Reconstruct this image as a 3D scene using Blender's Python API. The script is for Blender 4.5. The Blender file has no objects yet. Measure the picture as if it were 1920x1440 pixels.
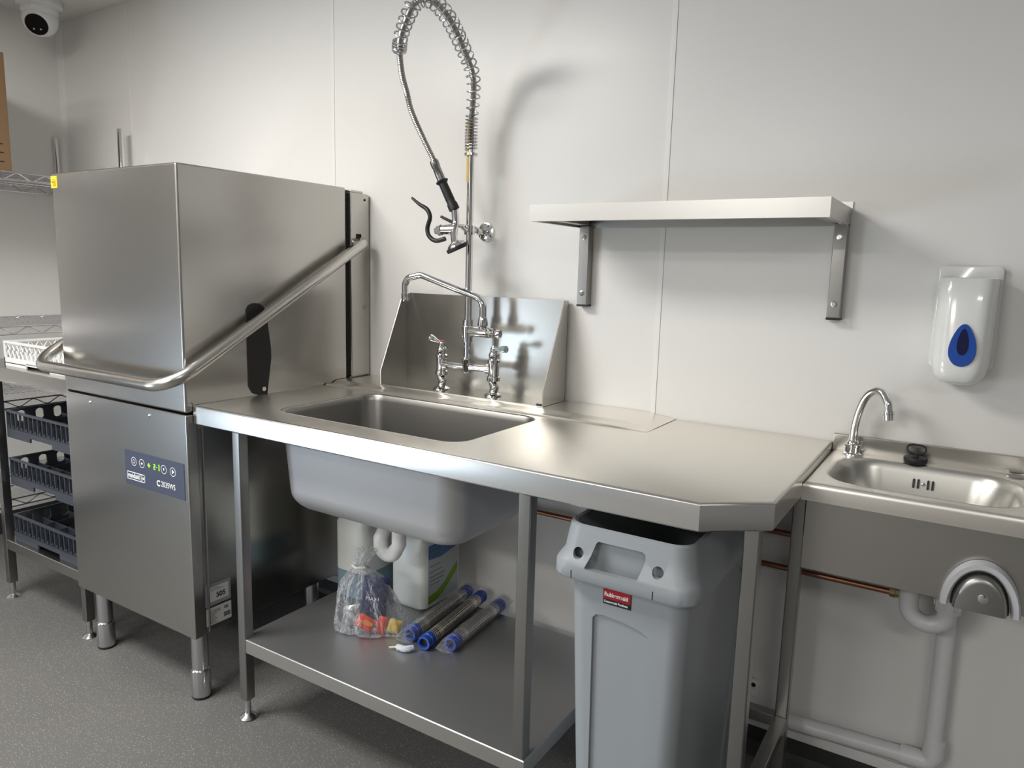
import bpy, bmesh, math, random
from mathutils import Vector, Matrix
random.seed(4)
S = bpy.context.scene
C = S.collection
PI = math.pi
# ------------------------------------------------------------------ camera, world, lights, exposure
cd = bpy.data.cameras.new('camera'); cam = bpy.data.objects.new('camera', cd); C.objects.link(cam)
cam.location = (0, -1.899, 1.2373)
cam.rotation_euler = (1.41756, -0.02692, 0.56401)
cd.sensor_width = 36; cd.lens = 1375.6 / 1920 * 36; cd.clip_start = .05
S.camera = cam
S.view_settings.view_transform = 'Standard'; S.view_settings.look = 'None'
S.view_settings.gamma = 1; S.view_settings.use_curve_mapping = False
S.view_settings.exposure = 0.40
W = bpy.data.worlds.new('world'); S.world = W; W.use_nodes = True
W.node_tree.nodes['Background'].inputs[0].default_value = (.9, .95, 1, 1)
W.node_tree.nodes['Background'].inputs[1].default_value = .3
S.cycles.max_bounces = 8; S.cycles.use_denoising = True
FZ = -.025; CZ = 2.309; XL = -3.695; XR = 2.3; YF = -4.9

def area(name, loc, rot, sx, sy, power, col):
    l = bpy.data.lights.new(name, 'AREA'); l.shape = 'RECTANGLE'; l.size = sx; l.size_y = sy
    l.energy = power; l.color = col
    o = bpy.data.objects.new(name, l); C.objects.link(o); o.location = loc; o.rotation_euler = rot
    return o
area('ceiling_area_light', (-2.1, -1.62, CZ-.012), (0, 0, 0), 1.1, .6, 43, (1, .967, .925))
area('ceiling_area_light', (-1.5, -4.45, CZ-.012), (0, 0, 0), 1.15, .55, 56, (1, .967, .925))
area('ceiling_area_light', (1.1, -3.3, CZ-.012), (0, 0, 0), 1.15, .55, 20, (1, .967, .925))
area('ceiling_area_light', (-2.9, -3.35, CZ-.012), (0, 0, 0), .6, .6, 20, (1, .967, .925))  # added fill, brightens the upper left corner and ceiling
area('doorway_daylight', (XL+.03, -3.28, .40), (0, -PI/2, 0), .75, 1.1, 26, (.66, .82, 1))

# ------------------------------------------------------------------ helpers
WL = {}
def _link(o, parent, wl):
    C.objects.link(o); WL[o.name] = Vector(wl)
    if parent is not None:
        o.parent = parent
        o.matrix_parent_inverse = Matrix.Translation(-WL[parent.name])
def props(o, label=None, cat=None, group=None, kind=None):
    if label: o['label'] = label
    if cat: o['category'] = cat
    if group: o['group'] = group
    if kind: o['kind'] = kind
    return o
def thing(name, loc, label, cat, group=None):
    o = bpy.data.objects.new(name, None); o.empty_display_size = .05
    o.location = loc; _link(o, None, loc)
    return props(o, label, cat, group)
def obj(name, bm, mat, parent=None, smooth=False, bevel=0, seg=2, solid=0, label=None, cat=None, group=None, kind=None, sub=0, weld=True):
    if weld: bmesh.ops.remove_doubles(bm, verts=bm.verts, dist=1e-6)
    bmesh.ops.recalc_face_normals(bm, faces=bm.faces)
    me = bpy.data.meshes.new(name); bm.to_mesh(me); bm.free()
    xs = [v.co for v in me.vertices]
    lo = Vector([min(v[i] for v in xs) for i in range(3)]); hi = Vector([max(v[i] for v in xs) for i in range(3)])
    c = Vector(((lo.x+hi.x)/2, (lo.y+hi.y)/2, lo.z))
    me.transform(Matrix.Translation(-c))
    mats = mat if isinstance(mat, (list, tuple)) else [mat]
    for m in mats: me.materials.append(m)
    if smooth:
        for p in me.polygons: p.use_smooth = True
    o = bpy.data.objects.new(name, me); o.location = c
    _link(o, parent, c)
    if smooth is True or smooth is None or bevel:
        pass
    if solid:
        m = o.modifiers.new('solid', 'SOLIDIFY'); m.thickness = solid; m.offset = 0
    if bevel:
        m = o.modifiers.new('bevel', 'BEVEL'); m.width = bevel; m.segments = seg; m.limit_method = 'ANGLE'; m.angle_limit = math.radians(40)
        m.harden_normals = False
        for p in me.polygons: p.use_smooth = True
        w = o.modifiers.new('wn', 'WEIGHTED_NORMAL'); w.keep_sharp = True
    if sub:
        m = o.modifiers.new('sub', 'SUBSURF'); m.levels = sub; m.render_levels = sub
    if smooth and not sub:
        me.set_sharp_from_angle(angle=math.radians(38)) if hasattr(me, 'set_sharp_from_angle') else None
    return props(o, label, cat, group, kind)
def B(): return bmesh.new()
def box(bm, x0, x1, y0, y1, z0, z1, mi=0):
    v = [bm.verts.new((x, y, z)) for x in (x0, x1) for y in (y0, y1) for z in (z0, z1)]
    for f in ((0,1,3,2),(4,6,7,5),(0,4,5,1),(2,3,7,6),(0,2,6,4),(1,5,7,3)):
        fc = bm.faces.new([v[i] for i in f]); fc.material_index = mi
    return bm
def frame_from(d):
    d = Vector(d).normalized(); a = Vector((0,0,1)) if abs(d.z) < .9 else Vector((1,0,0))
    u = d.cross(a).normalized(); w = d.cross(u).normalized()
    return u, w
def tube(bm, pts, r, seg=12, cap=True, mi=0):
    pts = [Vector(p) for p in pts]; n = len(pts)
    rr = r if isinstance(r, (list, tuple)) else [r]*n
    rings = []; u = None
    for i, p in enumerate(pts):
        d = (pts[min(i+1, n-1)] - pts[max(i-1, 0)]).normalized()
        if u is None: u, w = frame_from(d)
        else:
            u = (u - d*u.dot(d))
            if u.length < 1e-6: u, w = frame_from(d)
            u.normalize(); w = d.cross(u)
        rings.append([bm.verts.new(p + (u*math.cos(2*PI*k/seg) + w*math.sin(2*PI*k/seg))*rr[i]) for k in range(seg)])
    for a, b in zip(rings, rings[1:]):
        for k in range(seg):
            f = bm.faces.new((a[k], a[(k+1)%seg], b[(k+1)%seg], b[k])); f.material_index = mi
    if cap:
        f = bm.faces.new(rings[0][::-1]); f.material_index = mi
        f = bm.faces.new(rings[-1]); f.material_index = mi
    return bm
def lathe(bm, prof, origin, axis=(0,0,1), seg=24, mi=0, ax_u=None):
    axis = Vector(axis).normalized(); o = Vector(origin); u, w = frame_from(axis)
    prev = None
    for (r, h) in prof:
        if r < 1e-5: ring = [bm.verts.new(o + axis*h)]
        else: ring = [bm.verts.new(o + axis*h + (u*math.cos(2*PI*k/seg) + w*math.sin(2*PI*k/seg))*r) for k in range(seg)]
        if prev:
            for k in range(seg):
                k2 = (k+1) % seg
                if len(prev) == 1 and len(ring) == 1: continue
                if len(prev) == 1: f = bm.faces.new((prev[0], ring[k2], ring[k]))
                elif len(ring) == 1: f = bm.faces.new((prev[k], prev[k2], ring[0]))
                else: f = bm.faces.new((prev[k], prev[k2], ring[k2], ring[k]))
                f.material_index = mi
        prev = ring
    return bm
def cyl(bm, a, b, r, seg=20, mi=0):
    a = Vector(a); b = Vector(b); L = (b-a).length
    return lathe(bm, [(0,0),(r,0),(r,L),(0,L)], a, b-a, seg, mi)
def prism(bm, poly, axis, a0, a1, mi=0):
    def P(p, a):
        if axis == 'x': return (a, p[0], p[1])
        if axis == 'y': return (p[0], a, p[1])
        return (p[0], p[1], a)
    A = [bm.verts.new(P(p, a0)) for p in poly]; D = [bm.verts.new(P(p, a1)) for p in poly]
    n = len(poly)
    for f in (bm.faces.new(A), bm.faces.new(D[::-1])): f.material_index = mi
    for i in range(n):
        f = bm.faces.new((A[i], D[i], D[(i+1)%n], A[(i+1)%n])); f.material_index = mi
    return bm
def smoothpath(pts, n=8):
    pts = [Vector(p) for p in pts]; P = [pts[0]*2-pts[1]] + pts + [pts[-1]*2-pts[-2]]; out = []
    for i in range(1, len(P)-2):
        for k in range(n):
            t = k/n; a, b, c, d = P[i-1], P[i], P[i+1], P[i+2]
            out.append(.5*((2*b) + (c-a)*t + (2*a-5*b+4*c-d)*t*t + (3*b-a-3*c+d)*t**3))
    out.append(pts[-1]); return out
def corner_path(pts, r, n=8):
    pts = [Vector(p) for p in pts]; out = [pts[0]]
    for i in range(1, len(pts)-1):
        p = pts[i]; a = (pts[i-1]-p).normalized(); b = (pts[i+1]-p).normalized()
        rr = r[i-1] if isinstance(r, (list, tuple)) else r
        ang = a.angle(b); t = rr/math.tan(ang/2)
        c = p + (a+b).normalized()*(rr/math.sin(ang/2))
        s = p + a*t; e = p + b*t
        vs, ve = s-c, e-c; tot = vs.angle(ve); axs = vs.cross(ve).normalized()
        for k in range(n+1):
            out.append(c + Matrix.Rotation(tot*k/n, 3, axs) @ vs)
    out.append(pts[-1]); return out
def resample(pts, step):
    pts = [Vector(p) for p in pts]; out = [pts[0].copy()]; acc = 0
    for a, b in zip(pts, pts[1:]):
        L = (b-a).length; t = step-acc
        while t <= L:
            out.append(a + (b-a)*(t/L)); t += step
        acc = (acc+L) % step
    return out
def rrect(x0, x1, y0, y1, r, n=8):
    out = []
    for cx, cy, a0 in ((x1-r, y1-r, 0), (x0+r, y1-r, PI/2), (x0+r, y0+r, PI), (x1-r, y0+r, 1.5*PI)):
        for k in range(n+1):
            a = a0 + PI/2*k/n; out.append((cx + r*math.cos(a), cy + r*math.sin(a)))
    return out
def loft(bm, rings, cap0=False, cap1=False, mi=0, closed=True):
    R = [[bm.verts.new(p) for p in ring] for ring in rings]; n = len(R[0])
    for a, b in zip(R, R[1:]):
        for k in range(n if closed else n-1):
            f = bm.faces.new((a[k], a[(k+1)%n], b[(k+1)%n], b[k])); f.material_index = mi
    if cap0: f = bm.faces.new(R[0]); f.material_index = mi
    if cap1: f = bm.faces.new(R[-1][::-1]); f.material_index = mi
    return R
def fill_between(bm, outer, inner, z):
    es = []
    for lp in (outer, inner):
        vs = [bm.verts.new((p[0], p[1], z)) for p in lp]
        es += [bm.edges.new((vs[i], vs[(i+1)%len(vs)])) for i in range(len(vs))]
    bmesh.ops.triangle_fill(bm, edges=es, use_beauty=True, use_dissolve=False)
def inset(poly, d):
    n = len(poly); out = []
    area_ = sum(poly[i][0]*poly[(i+1)%n][1]-poly[(i+1)%n][0]*poly[i][1] for i in range(n))
    s = 1 if area_ > 0 else -1
    for i in range(n):
        p0, p1, p2 = Vector(poly[i-1]), Vector(poly[i]), Vector(poly[(i+1)%n])
        a = (p1-p0).normalized(); b = (p2-p1).normalized()
        na = Vector((-a.y, a.x))*s; nb = Vector((-b.y, b.x))*s
        m = (na+nb); m = m/ max(m.dot(na), .2)
        q = p1 + m*d/ (1 if False else 1); out.append((q.x, q.y))
    return out
def text(name, s, size, origin, right, up, mat, parent, bold=0.0, extr=.0003, align='LEFT', sx=1, label=None):
    cu = bpy.data.curves.new(name, 'FONT'); cu.body = s; cu.size = size; cu.extrude = extr; cu.offset = bold; cu.align_x = align
    t = bpy.data.objects.new('t', cu); C.objects.link(t)
    dg = bpy.context.evaluated_depsgraph_get(); me = bpy.data.meshes.new_from_object(t.evaluated_get(dg))
    bpy.data.objects.remove(t)
    r = Vector(right).normalized(); u = Vector(up).normalized(); n = r.cross(u)
    M = Matrix((r*sx, u, n)).transposed().to_4x4()
    me.transform(M); me.transform(Matrix.Translation(Vector(origin)))
    bm = bmesh.new(); bm.from_mesh(me); bpy.data.meshes.remove(me)
    return obj(name, bm, mat, parent, label=label)
def boolean_cut(o, cutbm):
    me = bpy.data.meshes.new('cut'); bmesh.ops.recalc_face_normals(cutbm, faces=cutbm.faces); cutbm.to_mesh(me); cutbm.free()
    c = bpy.data.objects.new('cut', me); C.objects.link(c)
    m = o.modifiers.new('b', 'BOOLEAN'); m.object = c; m.operation = 'DIFFERENCE'; m.solver = 'EXACT'
    bpy.context.view_layer.update()
    dg = bpy.context.evaluated_depsgraph_get()
    new = bpy.data.meshes.new_from_object(o.evaluated_get(dg))
    old = o.data; o.modifiers.remove(m); o.data = new
    new.name = o.name
    bpy.data.objects.remove(c)
def copy_tree(o, off, parent=None):
    c = o.copy(); C.objects.link(c); WL[c.name] = WL[o.name] + Vector(off)
    if parent is None: c.location = o.location + Vector(off)
    else:
        c.parent = parent
        c.matrix_parent_inverse = o.matrix_parent_inverse.copy()
    for ch in o.children: copy_tree(ch, off, c)
    return c

# ------------------------------------------------------------------ materials
def mat(name, col, rough=.5, metal=0, spec=.5, aniso=0, rot=0, coat=0, trans=0, emis=None, alpha=1, bump=None, rvar=None, ior=1.5):
    m = bpy.data.materials.new(name); m.use_nodes = True; nt = m.node_tree; b = nt.nodes['Principled BSDF']
    b.inputs['Base Color'].default_value = (*col, 1); b.inputs['Roughness'].default_value = rough
    b.inputs['Metallic'].default_value = metal; b.inputs['Specular IOR Level'].default_value = spec
    b.inputs['Coat Weight'].default_value = coat; b.inputs['Transmission Weight'].default_value = trans
    b.inputs['IOR'].default_value = ior; b.inputs['Alpha'].default_value = alpha
    if emis: b.inputs['Emission Color'].default_value = (*emis[0], 1); b.inputs['Emission Strength'].default_value = emis[1]
    tc = nt.nodes.new('ShaderNodeTexCoord')
    if aniso:
        b.inputs['Anisotropic'].default_value = aniso; b.inputs['Anisotropic Rotation'].default_value = rot
        tg = nt.nodes.new('ShaderNodeTangent'); tg.direction_type = 'RADIAL'; tg.axis = 'Z'
        nt.links.new(tg.outputs[0], b.inputs['Tangent'])
    if rvar:
        (sx, sy, sz), amt = rvar
        mp = nt.nodes.new('ShaderNodeMapping'); mp.inputs['Scale'].default_value = (sx, sy, sz)
        nz = nt.nodes.new('ShaderNodeTexNoise'); nz.inputs['Scale'].default_value = 1; nz.inputs['Detail'].default_value = 4
        mr = nt.nodes.new('ShaderNodeMapRange'); mr.inputs['From Min'].default_value = .3; mr.inputs['From Max'].default_value = .7
        mr.inputs['To Min'].default_value = rough-amt; mr.inputs['To Max'].default_value = rough+amt
        nt.links.new(tc.outputs['Object'], mp.inputs[0]); nt.links.new(mp.outputs[0], nz.inputs[0])
        nt.links.new(nz.outputs[0], mr.inputs[0]); nt.links.new(mr.outputs[0], b.inputs['Roughness'])
    if bump:
        sc, st = bump
        mp = nt.nodes.new('ShaderNodeMapping'); mp.inputs['Scale'].default_value = sc if isinstance(sc, tuple) else (sc, sc, sc)
        nz = nt.nodes.new('ShaderNodeTexNoise'); nz.inputs['Scale'].default_value = 1; nz.inputs['Detail'].default_value = 3
        bp = nt.nodes.new('ShaderNodeBump'); bp.inputs['Strength'].default_value = st; bp.inputs['Distance'].default_value = .002
        nt.links.new(tc.outputs['Object'], mp.inputs[0]); nt.links.new(mp.outputs[0], nz.inputs[0])
        nt.links.new(nz.outputs[0], bp.inputs['Height']); nt.links.new(bp.outputs[0], b.inputs['Normal'])
    return m
STC = (.53, .515, .49)
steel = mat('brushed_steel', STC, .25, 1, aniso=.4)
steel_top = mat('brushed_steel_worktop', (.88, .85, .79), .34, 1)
steel_lip = mat('brushed_steel_lip', (.72, .705, .675), .25, 1, aniso=.4)
basin_steel = mat('basin_steel', (.66, .65, .61), .33, 1)
steel_out = mat('unpolished_steel', (.50, .505, .515), .5, .55)
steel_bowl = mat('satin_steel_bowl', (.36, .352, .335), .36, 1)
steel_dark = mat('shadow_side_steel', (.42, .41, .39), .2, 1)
steel_leg = mat('steel_tube', (.36, .355, .34), .30, 1)
chrome = mat('chrome', (.80, .80, .80), .06, 1)
chrome_wire = mat('chrome_wire', (.62, .62, .64), .22, 1)
black = mat('black_plastic', (.012, .012, .013), .4)
rubber = mat('black_rubber', (.015, .015, .016), .55)
white_pl = mat('white_plastic', (.80, .80, .78), .28)
white_gloss = mat('white_gloss_plastic', (.80, .81, .79), .12, coat=.4)
white_pipe = mat('white_pipe_plastic', (.72, .72, .74), .33)
grey_pl = mat('grey_bin_plastic', (.30, .325, .345), .42, bump=(220, .08))
grey_in = grey_pl
rack_grey = mat('rack_slate_plastic', (.045, .052, .066), .45)
rack_white = mat('rack_white_plastic', (.72, .73, .71), .45)
blue_cap = mat('blue_cap_plastic', (.012, .05, .30), .32)
copper = mat('copper', (.42, .20, .13), .34, 1)
brass = mat('brass_nut', (.55, .42, .22), .3, 1)
card = mat('cardboard', (.19, .112, .056), .85)
yellow = mat('yellow_sticker', (.85, .58, .03), .5)
gold = mat('gold_sticker', (.72, .50, .12), .45)
ink = mat('black_ink', (.01, .01, .01), .6)
inkw = mat('white_ink', (.85, .85, .85), .5)
panel_blue = mat('panel_slate_blue', (.055, .066, .105), .38)
led = mat('green_display', (.2, .6, .02), .5, emis=((.40, .9, .05), .8))
bglass = mat('camera_face', (.01, .01, .012), .1)
paper = mat('label_paper', (.62, .62, .60), .5)
ringg = mat('grey_ring_plastic', (.50, .51, .53), .38)
blue_win = mat('blue_window', (.01, .07, .36), .12, coat=.5)
blue_dk = mat('blue_window_dark', (.003, .006, .045), .5, spec=.2)
navy = mat('navy_film', (.02, .025, .09), .35)
red = mat('red_print', (.65, .06, .03), .4)
orange = mat('orange_print', (.75, .22, .04), .4)
redlab = mat('red_label', (.38, .012, .02), .35)
milky = mat('milky_plastic', (.66, .68, .65), .35)
fluid = mat('blue_liquid_jug', (.20, .29, .35), .35)
def film_mat(lo=.07, hi=.8, sc=38):
    m = bpy.data.materials.new('clear_film'); m.use_nodes = True; nt = m.node_tree; nt.nodes.clear()
    out = nt.nodes.new('ShaderNodeOutputMaterial'); mix = nt.nodes.new('ShaderNodeMixShader')
    t = nt.nodes.new('ShaderNodeBsdfTransparent'); t.inputs[0].default_value = (.93, .94, .96, 1)
    g = nt.nodes.new('ShaderNodeBsdfPrincipled'); g.inputs['Base Color'].default_value = (.8, .8, .82, 1); g.inputs['Roughness'].default_value = .12
    lw = nt.nodes.new('ShaderNodeLayerWeight'); lw.inputs[0].default_value = .25
    tc = nt.nodes.new('ShaderNodeTexCoord'); nz = nt.nodes.new('ShaderNodeTexNoise'); nz.inputs['Scale'].default_value = sc; nz.inputs['Detail'].default_value = 3; nz.inputs['Distortion'].default_value = 1.5
    bp = nt.nodes.new('ShaderNodeBump'); bp.inputs['Strength'].default_value = 1; bp.inputs['Distance'].default_value = .02
    nt.links.new(tc.outputs['Object'], nz.inputs[0]); nt.links.new(nz.outputs[0], bp.inputs['Height']); nt.links.new(bp.outputs[0], g.inputs['Normal']); nt.links.new(bp.outputs[0], lw.inputs['Normal'])
    mr = nt.nodes.new('ShaderNodeMapRange'); mr.inputs['To Min'].default_value = lo; mr.inputs['To Max'].default_value = hi
    nt.links.new(lw.outputs['Facing'], mr.inputs[0]); nt.links.new(mr.outputs[0], mix.inputs[0])
    nt.links.new(t.outputs[0], mix.inputs[1]); nt.links.new(g.outputs[0], mix.inputs[2]); nt.links.new(mix.outputs[0], out.inputs[0])
    return m
film = film_mat(.05, .85, 30); film_thin = film_mat(.02, .38, 30)
def wall_mat():
    m = mat('white_cladding', (.78, .772, .75), .3, spec=.35, bump=((1.3, 1.3, 1.3), .10)); return m
wallm = wall_mat()
ceilm = mat('ceiling_white', (.76, .75, .73), .6)
trimm = mat('white_trim', (.80, .80, .785), .35)
def floor_mat():
    m = bpy.data.materials.new('speckled_vinyl'); m.use_nodes = True; nt = m.node_tree; b = nt.nodes['Principled BSDF']
    b.inputs['Roughness'].default_value = .55; b.inputs['Specular IOR Level'].default_value = .3
    tc = nt.nodes.new('ShaderNodeTexCoord')
    v = nt.nodes.new('ShaderNodeTexVoronoi'); v.inputs['Scale'].default_value = 175
    r1 = nt.nodes.new('ShaderNodeValToRGB'); r1.color_ramp.elements[0].position = .0; r1.color_ramp.elements[1].position = .27
    r1.color_ramp.elements[0].color = (1, 1, 1, 1); r1.color_ramp.elements[1].color = (0, 0, 0, 1)
    v2 = nt.nodes.new('ShaderNodeTexVoronoi'); v2.inputs['Scale'].default_value = 420
    r2 = nt.nodes.new('ShaderNodeValToRGB'); r2.color_ramp.elements[0].position = .0; r2.color_ramp.elements[1].position = .25
    r2.color_ramp.elements[0].color = (1, 1, 1, 1); r2.color_ramp.elements[1].color = (0, 0, 0, 1)
    n = nt.nodes.new('ShaderNodeTexNoise'); n.inputs['Scale'].default_value = 2.5
    m0 = nt.nodes.new('ShaderNodeMixRGB'); m0.inputs[1].default_value = (.125, .123, .118, 1); m0.inputs[2].default_value = (.15, .148, .141, 1)
    m1 = nt.nodes.new('ShaderNodeMixRGB'); m1.inputs[2].default_value = (.55, .54, .52, 1)
    m2 = nt.nodes.new('ShaderNodeMixRGB'); m2.inputs[2].default_value = (.06, .075, .075, 1)
    for x in (v, v2, n): nt.links.new(tc.outputs['Object'], x.inputs['Vector'])
    nt.links.new(v.outputs['Distance'], r1.inputs[0]); nt.links.new(v2.outputs['Distance'], r2.inputs[0])
    nt.links.new(n.outputs[0], m0.inputs[0]); nt.links.new(r2.outputs[0], m2.inputs[0]); nt.links.new(r1.outputs[0], m1.inputs[0])
    nt.links.new(m0.outputs[0], m2.inputs[1]); nt.links.new(m2.outputs[0], m1.inputs[1]); nt.links.new(m1.outputs[0], b.inputs['Base Color'])
    bp = nt.nodes.new('ShaderNodeBump'); bp.inputs['Strength'].default_value = .15; bp.inputs['Distance'].default_value = .001
    nt.links.new(v2.outputs['Distance'], bp.inputs['Height']); nt.links.new(bp.outputs[0], b.inputs['Normal'])
    return m
floorm = floor_mat()
covem = mat('dark_cove_vinyl', (.035, .035, .034), .5)
darkpanelm = mat('dark_panel_grey', (.075, .07, .065), .5)  # tone of the added dark panels, seen only in reflections
greyw = mat('grey_cladding', (.27, .265, .26), .5)  # unseen walls kept grey to cut bounce and darken steel reflections

# ------------------------------------------------------------------ room
def st(name, bm, m, **k): return obj(name, bm, m, kind='structure', **k)
st('floor', box(B(), XL-.1, XR+.1, YF-.1, .1, FZ-.05, FZ), floorm)
st('ceiling', box(B(), XL-.1, XR+.1, YF-.1, .1, CZ, CZ+.05), ceilm)
st('wall_back', box(B(), XL-.1, XR+.1, 0, .1, FZ, CZ), wallm)
st('wall_left', box(B(), XL-.1, XL, YF, 0, FZ, CZ), wallm)
st('wall_right', box(B(), XR, XR+.1, YF, 0, FZ, CZ), greyw)
st('wall_front', box(B(), XL-.1, XR+.1, YF-.1, YF, FZ, CZ), greyw)
for i, x in enumerate((-3.156, -1.948, -.728, .49, 1.71)):
    bm = B()
    box(bm, x-.007, x+.007, -.0018, 0, .076, CZ)
    st('trim_%d' % (i+1), bm, trimm, bevel=.0008)
bm = B(); prism(bm, [(XL, 0), (XL+.02, 0), (XL+.004, -.004), (XL, -.02)], 'z', .076, CZ); st('trim_6', bm, trimm)
bm = B()
prism(bm, [(0, FZ), (-.03, FZ), (-.012, FZ+.015), (-.006, FZ+.03), (-.004, .047), (0, .047)], 'x', XL, XR)
st('baseboard_back', bm, covem)
bm = B(); box(bm, XL+.001, XR, -.008, 0, .0475, .075); st('trim_7', bm, trimm, bevel=.002)
bm = B(); box(bm, XL, XL+.006, YF, -.03, FZ, .075); st('baseboard_left', bm, covem)
bm = B(); box(bm, XL, XL+.008, YF, -.03, .0752, .098); st('trim_8', bm, trimm)
# unseen dark panels, added for the steel to reflect
bm = B(); box(bm, 0.2, 1.15, YF, YF+.04, FZ, 2.02); dr = st('added_dark_panel_1', bm, darkpanelm)
bm = B(); box(bm, -3.1, -2.2, YF, YF+.04, FZ, 2.02); dr = st('added_dark_panel_2', bm, darkpanelm)
bm = B(); box(bm, XL+.0005, XL+.04, -2.42, -1.40, FZ, 2.04); st('added_dark_panel_3', bm, darkpanelm)  # added on the left wall to darken the hood front's reflection

# ------------------------------------------------------------------ pass-through dishwasher
DX0, DX1, DY0 = -2.412, -1.787, -.712
dw = thing('dishwasher', (-2.1, -.4, FZ), 'tall stainless steel hood dishwasher with a wrap-around lifting bar, left of the sink table', 'dishwasher')
bm = B(); box(bm, DX0, DX1, DY0, -.105, .829, 1.492)
obj('hood', bm, steel, dw, bevel=.006, seg=3)
bm = B(); box(bm, DX0+.01, DX1-.006, -.101, -.092, .84, 1.485); obj('hood_gap_shade', bm, rubber, dw)  # black strip painting in the shade between hood and column
bm = B()
box(bm, DX0+.006, DX1+.010, -.092, -.006, .8655, 1.478); box(bm, DX0+.006, DX1-.002, -.092, -.006, .80, .8655)
box(bm, DX0+.02, DX1-.004, -.080, -.02, 1.478, 1.488)
col = obj('rear_column', bm, steel, dw, bevel=.004)
bm = B(); box(bm, DX0-.01, DX1+.02, -.070, -.044, 1.285, 1.345); boolean_cut(col, bm)
bm = B(); box(bm, DX0+.012, DX1+.004, -.071, -.042, 1.28, 1.35); obj('slot_shade', bm, rubber, dw)  # black block standing in for the darkness inside the column slot
bm = B(); cyl(bm, (DX1+.008, -.028, 1.458), (DX1+.012, -.028, 1.458), .004); obj('vent_hole', bm, black, dw)
bm = B(); cyl(bm, (DX1+.008, -.03, 1.10), (DX1+.0108, -.03, 1.10), .009)
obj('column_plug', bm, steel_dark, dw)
# lower cabinet: front panel and recessed sides
bm = B(); box(bm, DX0, DX1, DY0, DY0+.035, .169, .824); obj('front_panel', bm, steel, dw, bevel=.004, seg=3)
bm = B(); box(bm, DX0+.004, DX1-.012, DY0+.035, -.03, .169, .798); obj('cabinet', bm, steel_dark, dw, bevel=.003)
bm = B(); box(bm, DX1-.012, DX1-.001, DY0+.035, -.17, .782, .824); box(bm, DX1-.012, DX1-.006, DY0+.052, DY0+.056, .17, .782)
obj('side_trim', bm, steel, dw, bevel=.001)
# pressed crease near the hood foot
bm = B(); tube(bm, [(DX1+.0005, -.694, .858), (DX1+.0005, -.684, .842), (DX1+.0005, -.676, .831)], [.0012, .0026, .0035], 8)
obj('hood_crease', bm, steel, dw, smooth=True)
bm = B(); path = corner_path([(-1.79, -.057, 1.316), (-1.750, -.057, 1.317), (-1.745, -.785, .913), (-2.453, -.785, .913), (-2.448, -.057, 1.317), (-2.41, -.057, 1.316)], [.02, .085, .085, .02], 10)
tube(bm, path, .0172, 18)
obj('lifting_bar', bm, mat('satin_bar_steel', (.62, .60, .57), .26, 1), dw, smooth=True)
# black guide plate on the side
poly = [(-.508, 1.105), (-.500, 1.118), (-.484, 1.124), (-.462, 1.122), (-.446, 1.110), (-.438, 1.090), (-.424, .990), (-.424, .955), (-.442, .846), (-.470, .848), (-.494, .858), (-.507, .880)]
bm = B(); prism(bm, poly, 'x', DX1-.001, DX1+.003); gp = obj('guide_plate', bm, black, dw)
bm = B(); lathe(bm, [(0, .0055), (.003, .005), (.0045, .003), (.0065, .003), (.0065, 0)], (DX1+.003, -.455, .867), (1, 0, 0), 16); obj('screw', bm, chrome, gp, smooth=True)
for sx, sz in ((-2.269, .804), (-1.959, .802)):
    bm = B(); lathe(bm, [(0, .004), (.003, .0035), (.0055, .001), (.0055, 0)], (sx, DY0, sz), (0, -1, 0), 14); obj('screw', bm, chrome, dw, smooth=True)
# control panel
bm = B(); box(bm, -2.093, -1.805, DY0-.0012, DY0+.001, .580, .685); cp = obj('control_panel', bm, panel_blue, dw, label='slate blue control panel with round buttons and a green display')
yb = DY0-.0012
def ring(bm, x, z, r, t, n=28):
    a = [(x+math.cos(2*PI*k/n)*r, z+math.sin(2*PI*k/n)*r) for k in range(n)]
    b = [(x+math.cos(2*PI*k/n)*(r-t), z+math.sin(2*PI*k/n)*(r-t)) for k in range(n)]
    va = [bm.verts.new((p[0], yb-.0006, p[1])) for p in a]; vb = [bm.verts.new((p[0], yb-.0006, p[1])) for p in b]
    for k in range(n): bm.faces.new((va[k], va[(k+1)%n], vb[(k+1)%n], vb[k]))
for i, x in enumerate((-2.046, -2.006, -1.899, -1.856)):
    bm = B(); ring(bm, x, .654, .0132, .0016)
    if i == 0: ring(bm, x, .654, .006, .0015)
    if i == 1: box(bm, x-.004, x+.004, yb-.0008, yb, .6535-.0025, .6535+.0025)
    if i == 2: prism(bm, [(x-.004, .657), (x+.004, .657), (x, .650)], 'y', yb-.0008, yb)
    if i == 3: prism(bm, [(x-.004, .6605), (x-.004, .6475), (x+.006, .654)], 'y', yb-.0008, yb)
    obj('button', bm, inkw, cp)
bm = B(); box(bm, -1.9775, -1.9645, yb-.0008, yb, .6525, .6555); box(bm, -1.9725, -1.9695, yb-.0008, yb, .6475, .6605)
z0 = .646
def seg7(bm, x, z, w, h, on):
    t = .0024
    R = dict(a=(0, h-t, w, h), b=(w-t, h/2, w, h), c=(w-t, 0, w, h/2), d=(0, 0, w, t), e=(0, 0, t, h/2), f=(0, h/2, t, h), g=(0, h/2-t/2, w, h/2+t/2))
    for s in on:
        a = R[s]; box(bm, x+a[0], x+a[2], yb-.0008, yb, z+a[1], z+a[3])
seg7(bm, -1.948, z0, .008, .016, 'abged'); seg7(bm, -1.934, z0, .003, .016, 'g'); seg7(bm, -1.929, z0, .008, .018, 'bc'); seg7(bm, -1.926, z0, .006, .018, 'bc')
obj('display', bm, led, cp)
bm = B()
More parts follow.
